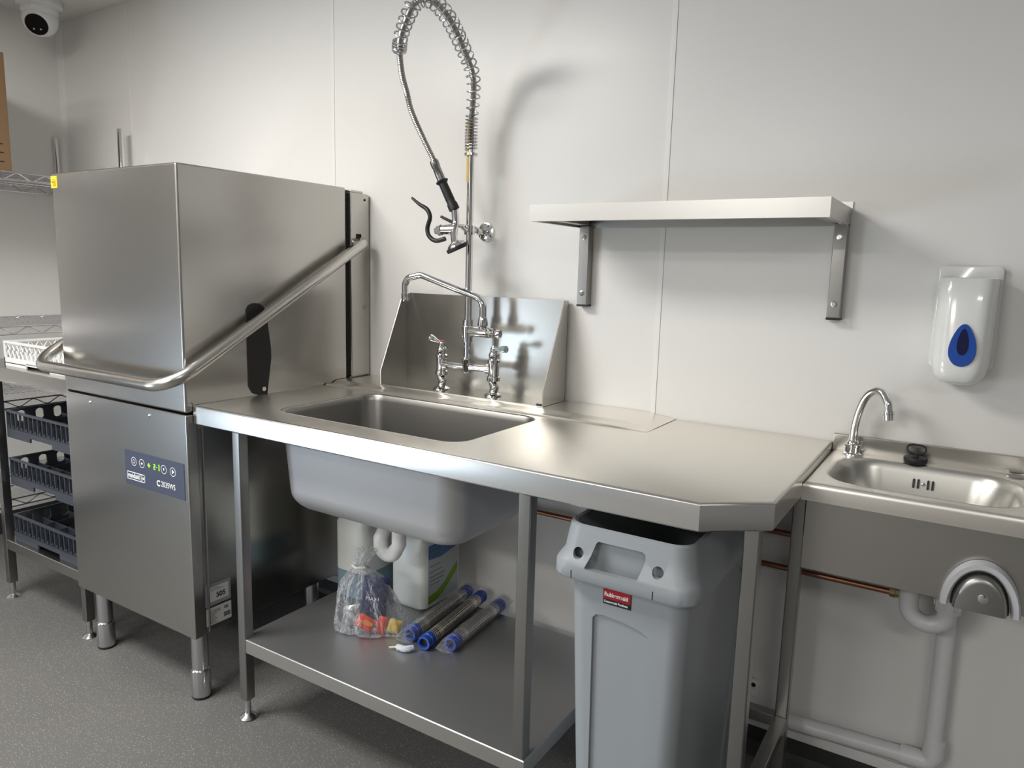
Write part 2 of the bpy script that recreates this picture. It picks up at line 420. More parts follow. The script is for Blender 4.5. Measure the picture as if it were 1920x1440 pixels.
for r in ((-2.085, -1.994, .6185, .6205), (-2.085, -1.994, .5965, .5985), (-2.085, -2.083, .5965, .6205), (-1.996, -1.994, .5965, .6205), (-2.015, -2.0135, .5985, .6185)):
    box(bm, r[0], r[1], yb-.0006, yb, r[2], r[3])
box(bm, -2.0131, -2.0035, yb-.0007, yb, .6068, .6088); box(bm, -2.0092, -2.0072, yb-.0007, yb, .601, .616); prism(bm, [(-2.0035, .613), (-1.998, .6085), (-2.0035, .604)], 'y', yb-.0007, yb)
obj('logo_frame', bm, inkw, cp)
text('logo_text', 'maidaid', .0195, (-2.081, yb-.0005, .603), (1, 0, 0), (0, 0, 1), inkw, cp, bold=.0004, sx=1.0)
text('model_text', 'C', .0235, (-1.936, yb-.0005, .601), (1, 0, 0), (0, 0, 1), inkw, cp, bold=.0007)
text('model_text', '2035WS', .0225, (-1.915, yb-.0005, .602), (1, 0, 0), (0, 0, 1), inkw, cp, sx=.86)
# yellow tag on the hood
bm = B(); box(bm, DX0-.0005, DX0+.033, DY0-.0012, DY0, 1.447, 1.482); stk = obj('warning_sticker', bm, yellow, dw, label='small yellow sticker')
bm = B()
for k in range(6): box(bm, DX0+.004+(.008 if k < 3 else 0), DX0+.029, DY0-.0018, DY0-.0012, 1.452+k*.0036 - (0 if k else 0), 1.4532+k*.0036)
obj('sticker_print', bm, ink, stk)
# labels on the recessed side
xs = DX1-.012
bm = B(); box(bm, xs-.0005, xs+.001, -.668, -.582, .247, .312); sl = obj('label_sleeve', bm, mat('clear_sleeve', (.30, .30, .31), .2), dw)
bm = B(); box(bm, xs+.001, xs+.0015, -.655, -.590, .258, .303); l1 = obj('paper_label', bm, paper, sl)
text('label_text', '505', .021, (xs+.002, -.632, .268), (0, 1, 0), (0, 0, 1), ink, l1, bold=.0004)
bm = B(); box(bm, xs-.0005, xs+.001, -.666, -.582, .187, .240); l2 = obj('rating_label', bm, paper, dw)
bm = B()
for k in range(8): box(bm, xs+.001, xs+.0014, -.660, -.660+random.uniform(.02, .045), .193+k*.0052, .1942+k*.0052)
for k in range(14): box(bm, xs+.001, xs+.0014, -.608+k*.0016, -.608+k*.0016+random.choice((.0005, .001)), .198, .212)
obj('label_print', bm, ink, l2)
text('label_text', 'CE', .011, (xs+.0013, -.607, .224), (0, 1, 0), (0, 0, 1), ink, l2, bold=.0003)
bm = B()
for k in range(3): box(bm, xs+.0016, xs+.0019, -.650, -.650+.045-.01*k, .291+k*.004-.0, .2918+k*.004)
obj('label_print', bm, ink, l1)
for (fx, fy) in ((-2.315, -.682), (-1.812, -.682), (-2.315, -.22), (-1.85, -.22)):
    bm = B(); lathe(bm, [(0, .196), (.0235, .196), (.0235, .092), (.026, .089), (.0272, .085), (.0272, .008), (0, .008)], (fx, fy, FZ), seg=28)
    f = obj('leg', bm, mat('polished_foot', (.62, .61, .59), .16, 1) if False else chrome_wire, dw, smooth=True)
    bm = B(); lathe(bm, [(0, 0), (.025, 0), (.0272, .004), (.0272, .009), (0, .009)], (fx, fy, FZ), seg=24); obj('foot_pad', bm, rubber, f)

# ------------------------------------------------------------------ sink table
ZT = .85
tb = thing('sink_table', (-1.0, -.35, FZ), 'long stainless steel sink table with one deep bowl and an undershelf, right of the dishwasher', 'sink table')
outline = [(-1.785, -.691), (-.368, -.691), (-.262, -.604), (-.262, -.003), (-1.785, -.003)]
hole = rrect(-1.572, -.950, -.604, -.222, .055, 8)
bm = B(); fill_between(bm, inset(outline, .005), hole, ZT)
rings = []
for d, z in ((.005, ZT), (.0025, ZT-.0006), (.0007, ZT-.0022), (0, ZT-.005), (0, ZT-.050), (.003, ZT-.053), (.016, ZT-.053)):
    rings.append([(p[0], p[1], z) for p in (inset(outline, d) if d else outline)])
loft(bm, rings, mi=1)
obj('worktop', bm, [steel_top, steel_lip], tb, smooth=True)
bm = B()
prof = [(-.003, ZT), (-.003, ZT+.012), (-.152, ZT+.012), (-.160, ZT+.0105), (-.172, ZT+.004), (-.178, ZT+.0032), (-.195, ZT+.0034), (-.200, ZT+.0044), (-.204, ZT+.0042), (-.209, ZT)]
xs_ = [(-1.783, 1), (-.80, 1), (-.74, .9), (-.70, .45), (-.66, .08)]
loft(bm, [[(x, y if k == 1 else y, ZT+.0002+(z-ZT)*k) for y, z in prof] for x, k in xs_], closed=False)
obj('rear_ledge', bm, steel_top, tb, smooth=True)
# bowl
def bowl_rings(x0, x1, y0, y1, r, z0, z1, rb, taper, n=8):
    out = [[(p[0], p[1], z0) for p in rrect(x0, x1, y0, y1, r, n)]]
    out.append([(p[0], p[1], z0-.004) for p in rrect(x0+.003, x1-.003, y0+.003, y1-.003, r, n)])
    out.append([(p[0], p[1], z0-.02) for p in rrect(x0+.005, x1-.005, y0+.005, y1-.005, r, n)])
    for k in range(7):
        a = PI/2*k/6; i = taper + rb*(1-math.cos(a))
        ii = min(i, (y1-y0)/2-.01)
        out.append([(p[0], p[1], z1+rb-rb*math.sin(a)) for p in rrect(x0+ii, x1-ii, y0+ii, y1-ii, max(r+.01-(i-taper)*.35, .02), n)])
    return out
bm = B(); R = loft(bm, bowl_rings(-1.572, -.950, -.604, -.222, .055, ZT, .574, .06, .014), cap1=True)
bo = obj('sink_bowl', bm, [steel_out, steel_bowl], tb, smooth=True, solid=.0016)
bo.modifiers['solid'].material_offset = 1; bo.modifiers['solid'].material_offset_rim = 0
bm = B(); lathe(bm, [(0, .0015), (.03, .0015), (.042, .004), (.045, .001), (.045, -.004), (0, -.004)], (-1.30, -.40, .576)); obj('drain', bm, chrome, tb, smooth=True)
# legs and feet
for lx, ly, z1 in ((-1.628, -.688, ZT-.052), (-.739, -.684, ZT-.052), (-.313, -.60, ZT-.052), (-1.628, -.16, ZT-.004), (-.739, -.16, ZT-.004), (-.313, -.16, ZT-.004)):
    bm = B(); box(bm, lx, lx+.029, ly, ly+.029, .034, z1)
    L = obj('leg', bm, steel_leg, tb, bevel=.003)
    bm = B(); lathe(bm, [(0, 0), (.022, 0), (.024, .004), (.020, .009), (.012, .014), (.009, .018), (.0085, .06), (0, .06)], (lx+.0145, ly+.0145, FZ), seg=24)
    obj('foot', bm, chrome_wire, L, smooth=True)
bm = B()
sh = [(-1.626, -.686), (-.706, -.686), (-.706, -.150), (-1.626, -.150)]
loft(bm, [[(p[0], p[1], z) for p in inset(sh, d) if True] for d, z in ((.002, .218), (0, .216), (0, .180), (.014, .180))], cap0=True)
for f in bm.faces:
    if len(f.verts) == 4 and abs(f.calc_center_median().z-.198) < .01: f.material_index = 1
obj('undershelf', bm, [mat('undershelf_steel', (.44, .445, .45), .42, .9), steel_lip], tb, smooth=True)
bm = B(); box(bm, -.313, -.284, -.571, -.16, .160, .189); obj('side_rail', bm, steel_leg, tb, bevel=.002)
bm = B(); box(bm, -.706, -.313, -.160, -.131, .158, .187); obj('back_rail', bm, steel_leg, tb, bevel=.002)
bm = B(); box(bm, -.708, -.313, -.0935-.06, -.131+.01, .70, .79) if False else box(bm, -.706, -.29, -.19, -.172, ZT-.06, ZT-.004); obj('top_brace', bm, steel_leg, tb)
bm = B(); box(bm, -.314, -.296, -.57, -.16, ZT-.052, ZT-.012); obj('top_brace', bm, steel_leg, tb)
# splash guard
sg = []
bm = B()
px0, px1, py0, py1, pz = -1.602, -.998, -.142, -.012, ZT+.0145
box(bm, px0, px1, py0, py1, pz-.0012, pz)
box(bm, px0, px1, py0-.001, py0+.0005, pz-.008, pz)
box(bm, px0, px1, py1-.0015, py1, pz, 1.156)
wing = [(py1, pz), (py0, pz), (py0, pz+.045), (-.034, 1.156), (py1, 1.156)]
prism(bm, wing, 'x', px0, px0+.0015); prism(bm, wing, 'x', px1-.0015, px1)
g = obj('splash_guard', bm, mat('splash_steel', (.50, .49, .46), .27, 1, bump=((2, 2, 2), .08)), tb, weld=False)
bm = B(); tube(bm, [(px1-.001, py0, pz), (px1-.001, py0, pz+.045), (px1-.001, -.034, 1.156)], .0016, 8); obj('guard_edge', bm, steel_top, g, smooth=True)
bm = B(); tube(bm, [(px0+.001, py0, pz), (px0+.001, py0, pz+.045), (px0+.001, -.034, 1.156)], .0016, 8)
obj('guard_edge', bm, steel_top, g, smooth=True)
bm = B(); box(bm, px1-.02, px1-.004, py0-.002, py0+.004, pz, pz+.006); obj('edge_notch', bm, black, g)

# ------------------------------------------------------------------ pre-rinse tap
tp = thing('pre_rinse_tap', (-1.297, -.09, pz), 'chrome pre-rinse tap with a spring hose, swing spout and two levers behind the deep sink', 'tap')
TY = -.09; zb = pz
for lx, nm in ((-1.395, 'hot'), (-1.200, 'cold')):
    bm = B()
    lathe(bm, [(0, 0), (.027, 0), (.027, .004), (.020, .008), (.012, .012), (.010, .02), (0, .02)], (lx, TY, zb))
    tube(bm, smoothpath([(lx, TY, zb+.012), (lx+.004, TY+.002, zb+.026), (lx-.004, TY-.001, zb+.042), (lx, TY, zb+.055)], 5), [.0115+.002*math.sin(i*.4) for i in range(16)], 14)
    lathe(bm, [(.014, .044), (.0195, .046), (.0195, .058), (.016, .060), (.0165, .098), (.019, .100), (.019, .108), (.013, .112), (.0155, .118), (.016, .126), (.011, .134), (.0075, .137), (.0075, .146), (0, .146)], (lx, TY, zb))
    obj('valve_pillar', bm, chrome, tp, smooth=True)
bm = B(); tube(bm, [(-1.395, TY, .943), (-1.2, TY, .943)], .0098, 16)
lathe(bm, [(.0, -.017), (.0145, -.017), (.0145, .010), (.0155, .012), (.0155, .030), (0, .030)], (-1.297, TY, .943))
for s in (-1.378, -1.217): lathe(bm, [(0, -.008), (.0145, -.008), (.0145, .008), (0, .008)], (s, TY, .943), (1, 0, 0))
obj('bridge', bm, chrome, tp, smooth=True)
def lever(base, tip, matl, cap, label):
    bm = B(); a = Vector(base); b = Vector(tip)
    lathe(bm, [(0, -.007), (.010, -.007), (.011, 0), (.009, .006), (0, .007)], a, seg=16)
    o = obj('lever_handle', bm, chrome, tp, smooth=True, label=label)
    bm = B(); tube(bm, [a, a+(b-a)*.3, a+(b-a)*.45, a+(b-a)*.7, a+(b-a)*.92, b], [.006, .0055, .0065, .0105, .0105, .004], 14)
    obj('lever_blade', bm, matl, o, smooth=True)
    bm = B(); lathe(bm, [(.007, 0), (.006, .002), (0, .003)], a+Vector((0, 0, .007)), seg=16); obj('lever_cap', bm, cap, o, smooth=True)
lever((-1.395, TY, 1.008), (-1.436, TY-.012, 1.026), chrome, red, 'red-capped hot lever')
lever((-1.200, TY, 1.006), (-1.146, TY-.012, 1.010), mat('cold_lever_silver', (.62, .76, .76), .15, .7), chrome, 'cold lever pointing right')
bm = B(); tube(bm, [(-1.297, TY, .955), (-1.297, TY, 1.60)], .0105, 18); obj('riser_pipe', bm, chrome, tp, smooth=True)
bm = B()
lathe(bm, [(0, 0), (.0150, 0), (.0150, .012), (.017, .014), (.017, .046), (.0150, .048), (.0150, .066), (0, .066)], (-1.297, TY, 1.021))
tube(bm, [(-1.297, TY, 1.052), (-1.228, TY-.004, 1.053)], .0145, 18)
lathe(bm, [(.0155, 0), (.0155, .008), (.012, .010), (.015, .014), (.015, .022), (.008, .024), (.008, .03), (0, .03)], (-1.228, TY-.004, 1.053), (1, -.05, 0))
lathe(bm, [(.012, 0), (.0115, .018), (.0155, .020), (.0155, .030), (.012, .046), (.0095, .048), (0, .048)], (-1.241, TY-.003, 1.052))
obj('swing_valve', bm, chrome, tp, smooth=True)
bm = B(); lathe(bm, [(0, -.006), (.011, -.006), (.014, 0), (.012, .010), (0, .012)], (-1.186, TY-.006, 1.052), (1, 0, 0), 10)
tube(bm, [(-1.203, TY-.03, 1.057), (-1.203, TY+.012, 1.047)], .005, 10)
obj('spout_knob', bm, chrome, tp, smooth=True)
bm = B(); pts = [(-1.241, TY-.003, 1.085), (-1.241, TY-.003, 1.150), (-1.44, TY-.05, 1.218), (-1.495, TY-.06, 1.205), (-1.492, TY-.06, 1.150)]
tube(bm, corner_path(pts, [.035, .03, .03], 8), .0105, 18)
lathe(bm, [(.0105, 0), (.0130, .002), (.0130, .022), (.011, .026), (.009, .026), (.009, .015), (0, .015)], (-1.492, TY-.06, 1.162), (0, 0, -1))
obj('spout', bm, chrome, tp, smooth=True)
bm = B(); lathe(bm, [(0, 0), (.030, 0), (.028, .006), (.012, .010), (.008, .014), (.008, .045), (.012, .048), (.012, .060), (.008, .062), (.008, .075), (0, .075)], (-1.297, 0, 1.352), (0, -1, 0))
lathe(bm, [(0, -.013), (.0165, -.013), (.0165, .013), (0, .013)], (-1.297, TY, 1.352))
tube(bm, [(-1.297, TY-.005, 1.352), (-1.290, TY-.035, 1.352), (-1.296, TY-.045, 1.362)], .0055, 10)
obj('wall_bracket', bm, chrome, tp, smooth=True)
bm = B(); box(bm, -1.3035, -1.2955, TY-.0118, TY-.0108, 1.490, 1.665); obj('sticker', bm, gold, tp, label='gold sticker strip on the riser')
# hose and spring
arc = smoothpath([(-1.297, -.09, 1.58), (-1.297, -.09, 1.66), (-1.271, -.12, 1.767), (-1.262, -.18, 1.83), (-1.241, -.27, 1.876), (-1.238, -.33, 1.900), (-1.243, -.37, 1.903), (-1.256, -.388, 1.893), (-1.275, -.388, 1.878), (-1.309, -.37, 1.856), (-1.341, -.35, 1.832), (-1.363, -.33, 1.805), (-1.380, -.30, 1.753), (-1.388, -.27, 1.712), (-1.387, -.25, 1.666), (-1.382, -.21, 1.608), (-1.362, -.172, 1.535)], 8)
hp = resample(arc, .0024)
bm = B(); tube(bm, hp, [.0078 + (.0012 if i % 2 else -.0006) for i in range(len(hp))], 10)
obj('hose', bm, mat('hose_steel', (.50, .49, .47), .3, 1), tp, smooth=True)
def helix(path, turns_at, R, r, seg=7):
    pts = [Vector(p) for p in path]; n = len(pts); cum = [0]
    for a, b in zip(pts, pts[1:]): cum.append(cum[-1]+(b-a).length)
    tot = cum[-1]; out = []; u = None
    # frames
    fr = []
    for i in range(n):
        d = (pts[min(i+1, n-1)]-pts[max(i-1, 0)]).normalized()
        if u is None: u, w = frame_from(d)
        else: u = (u-d*u.dot(d)).normalized(); w = d.cross(u)
        fr.append((u.copy(), d.cross(u)))
    ph = 0; s = 0; j = 0
    while s < tot:
        while j < n-2 and cum[j+1] < s: j += 1
        t = (s-cum[j])/max(cum[j+1]-cum[j], 1e-9); p = pts[j].lerp(pts[j+1], t)
        uu = fr[j][0].lerp(fr[j+1][0], t); ww = fr[j][1].lerp(fr[j+1][1], t)
        RR = R(s) if callable(R) else R
        out.append(p + (uu*math.cos(ph)+ww*math.sin(ph))*RR)
        pitch = turns_at(s); dph = 2*PI/14; ph += dph; s += pitch/14
    return out
coil_end = [i for i, p in enumerate(arc) if p.x < -1.362 and p.z < 1.81][0]
cpath = arc[:coil_end+1]
tot = sum((b-a).length for a, b in zip(cpath, cpath[1:]))
def pitch(s):
    if s < .095: return .0092
    if s > tot-.022: return .0052
    return .0225
def rad(s):
    if s < .1: return .0175
    if s > tot-.022: return .0185
    return .0175+.0035*math.sin(PI*(s-.1)/(tot-.12))
hx = helix(cpath, pitch, rad, .002)
bm = B(); tube(bm, hx, .0023, 7); obj('hose_spring', bm, chrome_wire, tp, smooth=True)
bm = B(); lathe(bm, [(.0105, 0), (.0195, 0), (.0195, .007), (.0105, .007)], (-1.297, -.09, 1.566)); obj('spring_collar', bm, chrome_wire, tp)
d = (cpath[-1]-cpath[-3]).normalized(); e = cpath[-1]
bm = B(); lathe(bm, [(.009, -.002), (.019, -.002), (.019, .002), (.009, .002)], e, d); obj('spring_collar', bm, chrome_wire, tp)
# spray gun
g0 = Vector((-1.366, -.178, 1.545)); g1 = Vector((-1.344, -.163, 1.484)); g2 = Vector((-1.308, -.15, 1.406)); gd = (g2-g1).normalized()
bm = B(); lathe(bm, [(0, 0), (.0118, 0), (.0132, .006), (.0132, .02), (.0118, .022), (.0125, .045), (.012, (g1-g0).length+.002), (0, (g1-g0).length)], g0, g1-g0)
obj('hose_ferrule', bm, steel_leg, tp, smooth=True)
L = (g2-g1).length
bm = B(); lathe(bm, [(0, -.006), (.016, -.006), (.019, -.003), (.016, .001), (.0128, .004), (.0135, L*.6), (.0130, L*.72), (.0155, L*.78), (.016, L*.98), (0, L)], g1, g2-g1)
grip = obj('spray_grip', bm, rubber, tp, smooth=True)
bm = B()
hb = Vector((-1.300, -.145, 1.385))
tube(bm, smoothpath([g2, (-1.306, -.148, 1.372), (-1.306, -.155, 1.345), (-1.296, -.165, 1.318), (-1.285, -.172, 1.300)], 6), [.0105]*20+[.0115]*5, 14)
lathe(bm, [(0, -.004), (.014, -.004), (.026, .004), (.0285, .010), (.0285, .014), (0, .014)], (-1.292, -.168, 1.312), (.36, .32, -1))
tube(bm, [(-1.306, -.15, 1.352), (-1.345, -.162, 1.350)], [.0155, .014], 16)
lathe(bm, [(.016, 0), (.016, .012), (.010, .014), (.010, .022), (0, .022)], (-1.345, -.162, 1.350), (-1, -.2, -.15), 8)
tube(bm, [(-1.300, -.147, 1.362), (-1.293, -.125, 1.362)], .006, 10)
head = obj('spray_head', bm, chrome, tp, smooth=True)
bm = B(); lathe(bm, [(.0255, .009), (.0315, .010), (.0330, .016), (.0315, .021), (.0255, .0215), (0, .020)], (-1.292, -.168, 1.312), (.36, .32, -1), 28)
obj('spray_rim', bm, rubber, head, smooth=True)
bm = B(); lv = smoothpath([(-1.452, -.17, 1.443), (-1.425, -.17, 1.425), (-1.394, -.17, 1.408), (-1.383, -.17, 1.385), (-1.392, -.17, 1.355), (-1.386, -.17, 1.332), (-1.362, -.168, 1.318), (-1.330, -.165, 1.324)], 6)
tube(bm, lv, [.0035+.0032*min(1, i/12) for i in range(len(lv))], 10)
tube(bm, [(-1.352, -.158, 1.388), (-1.315, -.152, 1.372), (-1.298, -.15, 1.350)], [.004, .005, .002], 8)
obj('spray_trigger', bm, black, head, smooth=True)

# ------------------------------------------------------------------ wall shelf
ws = thing('wall_shelf', (-.625, -.14, 1.36), 'stainless steel wall shelf on two square brackets above the sink table', 'shelf')
bm = B()
box(bm, -.977, -.270, -.280, -.004, 1.3995, 1.402)
box(bm, -.977, -.270, -.280, -.268, 1.3615, 1.3995); box(bm, -.977, -.965, -.268, -.012, 1.3615, 1.3995)
box(bm, -.282, -.270, -.268, -.012, 1.3615, 1.3995); box(bm, -.977, -.270, -.012, -.004, 1.3615, 1.3995)
box(bm, -.976, -.268, -.0038, -.001, 1.390, 1.417)
obj('shelf_board', bm, mat('shelf_steel', (.56, .55, .525), .33, 1), ws)
for bx in (-.962, -.300):
    bm = B(); box(bm, bx, bx+.030, -.030, -.001, 1.147, 1.366); box(bm, bx if bx < -.5 else bx-.014, bx+.030 if bx < -.5 else bx+.016, -.262, -.030, 1.367, 1.396)
    br = obj('bracket', bm, steel_leg, ws, bevel=.002)
    bm = B(); box(bm, bx-.0005, bx+.0305, -.0305, -.001, 1.1425, 1.148); obj('end_cap', bm, black, br)
    for bz in (1.335, 1.180):
        bm = B(); lathe(bm, [(.0075, 0), (.0075, .001), (.0045, .002), (.0045, .005), (0, .005)], (bx+.015, -.030, bz), (0, -1, 0), 8); obj('bolt', bm, chrome, br)

# ------------------------------------------------------------------ soap dispenser
sd = thing('soap_dispenser', (-.018, -.05, 1.02), 'white wall soap dispenser with a blue teardrop window above the hand basin', 'soap dispenser')
bm = B(); rr_ = []
for y, xa, xb, za, zt, r in ((-.001, -.080, .042, 1.052, 1.274, .012), (-.012, -.080, .042, 1.050, 1.274, .012), (-.014, -.078, .040, 1.052, 1.272, .012)):
    rr_.append([(p[0], y, p[1]) for p in rrect(xa, xb, za, zt, r, 6)])
loft(bm, rr_, cap0=True, cap1=True); obj('back_plate', bm, white_gloss, sd, smooth=True)
bm = B(); rr_ = []
def soap_ring(z, f):
    # half section in plan: flat back, rounded front
    out = []; w = .0555*f[0]; dpt = f[1]; n = 24
    for k in range(n+1):
        a = PI*k/n; c = math.cos(a); s_ = math.sin(a)
        out.append((-.0195 + w*math.copysign(abs(c)**.55, c), -.012 - dpt*abs(s_)**.55, z))
    return out
for z, f in ((1.249, (.96, .060)), (1.247, (1.0, .070)), (1.24, (1.0, .073)), (1.20, (1.0, .080)), (1.12, (1.0, .090)), (1.075, (.99, .096)), (1.058, (.965, .097)), (1.044, (.90, .094)), (1.034, (.80, .090)), (1.027, (.64, .084)), (1.0235, (.46, .076)), (1.022, (.22, .06))):
    rr_.append(soap_ring(z, f))
loft(bm, rr_, cap0=True, cap1=True); obj('cover', bm, white_gloss, sd, smooth=True)
def drop(xc, z0, z1, w, n=32):
    out = []
    for k in range(n):
        a = 2*PI*k/n; h = (1-math.cos(a))/2; z = z0+(z1-z0)*h
        ww = w*math.sin(a)*(1-.42*h)*1.14
        out.append((xc+ww, z))
    return out
def tilt_prism(bm, poly, yb_, yf, sl, zr):
    A = [bm.verts.new((p[0], yb_+sl*(p[1]-zr), p[1])) for p in poly]; D = [bm.verts.new((p[0]*1, yf+sl*(p[1]-zr), p[1])) for p in poly]; n = len(poly)
    bm.faces.new(A); bm.faces.new(D[::-1])
    for i in range(n): bm.faces.new((A[i], D[i], D[(i+1)%n], A[(i+1)%n]))
bm = B(); tilt_prism(bm, drop(-.0175, 1.064, 1.153, .0272), -.095, -.1120, .115, 1.064); wn = obj('level_window', bm, blue_win, sd, bevel=.001, label='blue teardrop window')
bm = B(); tilt_prism(bm, drop(-.0175, 1.088, 1.143, .0115), -.105, -.1128, .115, 1.064); obj('window_slot', bm, blue_dk, wn)

# ------------------------------------------------------------------ hand basin
ZB = .832
hb_ = thing('hand_basin', (-.06, -.18, .63), 'small stainless steel knee-operated hand basin on the wall right of the table', 'hand basin')
ho = [(-.262, -.362), (.146, -.362), (.146, -.003), (-.262, -.003)]
bh = rrect(-.236, .120, -.330, -.060, .085, 10)
bm = B(); fill_between(bm, inset(ho, .011), bh, ZB)
loft(bm, [[(p[0], p[1], z) for p in inset(ho, dd)] for dd, z in ((.011, ZB), (.0065, ZB-.0008), (.003, ZB-.0035), (.001, ZB-.007), (0, ZB-.012), (0, ZB-.038), (.012, ZB-.038))])
obj('basin_rim', bm, steel_top, hb_, smooth=True)
bm = B(); rings = []
for k, (i, z) in enumerate(((0, ZB), (.004, ZB-.002), (.010, ZB-.008), (.016, ZB-.02), (.028, ZB-.06), (.036, ZB-.09), (.046, ZB-.11), (.064, ZB-.122), (.10, ZB-.127))):
    rings.append([(p[0], p[1], z) for p in rrect(-.236+i, .120-i, -.330+i, -.060-i*.6, max(.085-i*.5, .02), 10)])
loft(bm, rings, cap1=True); obj('bowl', bm, basin_steel, hb_, smooth=True, solid=.0012)
bm = B(); box(bm, -.2615, .1455, -.014, -.003, ZB-.002, .871); obj('upstand', bm, steel, hb_, bevel=.002)
bm = B(); box(bm, -.256, .140, -.332, -.330, .640, ZB-.036); box(bm, -.256, -.254, -.330, -.01, .640, ZB-.036); box(bm, .138, .140, -.330, -.01, .640, ZB-.036); box(bm, -.256, .140, -.330, -.05, .640, .642)
obj('apron', bm, steel, hb_, weld=False)
ov = B()
for x in (-.079, -.070, -.051, -.042):
    cyl(ov, (x, -.0795, ZB-.046), (x, -.0815, ZB-.046), .0022, 10); cyl(ov, (x, -.0755, ZB-.030), (x, -.0775, ZB-.030), .0022, 10)
    v = [(-.0755, ZB-.030), (-.0795, ZB-.046), (-.0822, ZB-.046), (-.078, ZB-.030)]
    prism(ov, v, 'x', x-.0022, x+.0022)
obj('overflow_slots', ov, black, hb_)
bm = B(); lathe(bm, [(.0038, 0), (.003, .0025), (0, .003)], (-.0605, -.079, ZB-.038), (0, -1, .2), 12); obj('overflow_screw', bm, chrome, hb_, smooth=True)
bm = B(); lathe(bm, [(.019, .0), (.017, .0025), (.013, .003), (0, .003)], (.108, -.040, ZB)); obj('blanked_tap_hole', bm, steel_bowl, hb_, smooth=True)
# knee push valve
kc = Vector((.0605, -.333, .652))
def dshape(w, h, z0, n=24): return [(kc.x + w*math.cos(PI*k/n), kc.z+z0 + h*math.sin(PI*k/n)) for k in range(n+1)]
bm = B(); n = 28
rings = []
for ro, ri, yy in ((1, 0, -.334), (1, 0, -.352), (.985, 0, -.356)):
    pass
outer = lambda f: [(kc.x + .064*f*math.cos(a), kc.z-.012+ .092*f*math.sin(a)) for a in [PI*k/n for k in range(n+1)]]
inner = [(kc.x + .049*math.cos(a), kc.z-.012+.076*math.sin(a)) for a in [PI*k/n for k in range(n+1)]]
sec = []
for k in range(n+1):
    o_ = outer(1)[k]; i_ = inner[k]; m_ = ((o_[0]+i_[0])/2, (o_[1]+i_[1])/2)
    sec.append([(o_[0], -.334, o_[1]), (o_[0], -.350, o_[1]), (o_[0]*.8+i_[0]*.2, -.357, o_[1]*.8+i_[1]*.2), (o_[0]*.25+i_[0]*.75, -.357, o_[1]*.25+i_[1]*.75), (i_[0], -.352, i_[1]), (i_[0], -.334, i_[1])])
loft(bm, sec, cap0=True, cap1=True); obj('knee_ring', bm, ringg, hb_, smooth=True)
bm = B(); prism(bm, [(kc.x+.0465*math.cos(a), kc.z-.012+.073*math.sin(a)) for a in [PI*k/n for k in range(n+1)]], 'y', -.334, -.345); obj('knee_gap', bm, rubber, hb_)
bm = B(); rings = []
for f, yy in ((1, -.345), (1, -.358), (.97, -.364), (.90, -.368), (.80, -.369)):
    rings.append([(kc.x+.0435*f*math.cos(a), yy, kc.z-.010+.069*f*max(math.sin(a), -0.0) ) for a in [PI*k/n for k in range(n+1)]])
loft(bm, rings, cap0=True, cap1=True); kn = obj('knee_pusher', bm, steel_bowl, hb_, smooth=True)
bm = B(); lathe(bm, [(.009, 0), (.0085, .002), (.005, .003), (0, .0025)], (kc.x+.004, -.3685, kc.z+.018), (0, -1, 0), 20); obj('screw', bm, chrome, kn, smooth=True)
# basin tap
tx, ty = -.214, -.040
bt = thing('swan_neck_tap', (tx, ty, ZB), 'chrome swan-neck tap at the back left corner of the hand basin', 'tap')
bm = B(); lathe(bm, [(0, 0), (.0205, 0), (.0205, .002), (.0155, .005), (.0150, .018), (.0165, .019), (.0165, .023), (.0150, .024), (.0145, .030), (.011, .034), (0, .034)], (tx, ty, ZB), seg=28); obj('base', bm, chrome, bt, smooth=True)
pts = [(tx, ty, ZB+.028), (tx+.000, ty, ZB+.06), (tx+.006, ty-.004, ZB+.100), (tx+.018, ty-.012, ZB+.137), (tx+.034, ty-.022, ZB+.156), (tx+.053, ty-.034, ZB+.156), (tx+.067, ty-.043, ZB+.136), (tx+.071, ty-.045, ZB+.118)]
bm = B(); tube(bm, smoothpath(pts, 8), .0095, 18); obj('spout', bm, chrome, bt, smooth=True)
bm = B(); lathe(bm, [(.0095, 0), (.0128, .001), (.0128, .007), (.0115, .008), (.0115, .020), (.0085, .021), (0, .016)], pts[-1] , (.12, -.1, -1)); obj('aerator', bm, chrome, bt, smooth=True)
# plug
pg = thing('sink_plug', (-.082, -.052, ZB), 'black rubber plug with a ring pull on the back ledge of the hand basin', 'plug')
bm = B(); lathe(bm, [(0, 0), (.0215, 0), (.0235, .003), (.0245, .012), (.0235, .014), (.006, .016), (.005, .022), (0, .022)], (-.082, -.047, ZB+.0003)); obj('stopper', bm, rubber, pg, smooth=True)
bm = B(); tube(bm, [(-.082+.0185*math.cos(a), -.047+.004*math.sin(a), ZB+.032+.0095*math.sin(a)+(.003 if math.sin(a) > 0 else 0)*abs(math.cos(a))) for a in [2*PI*k/28 for k in range(29)]], .0022, 8, cap=False)
obj('pull_ring', bm, rubber, pg, smooth=True)
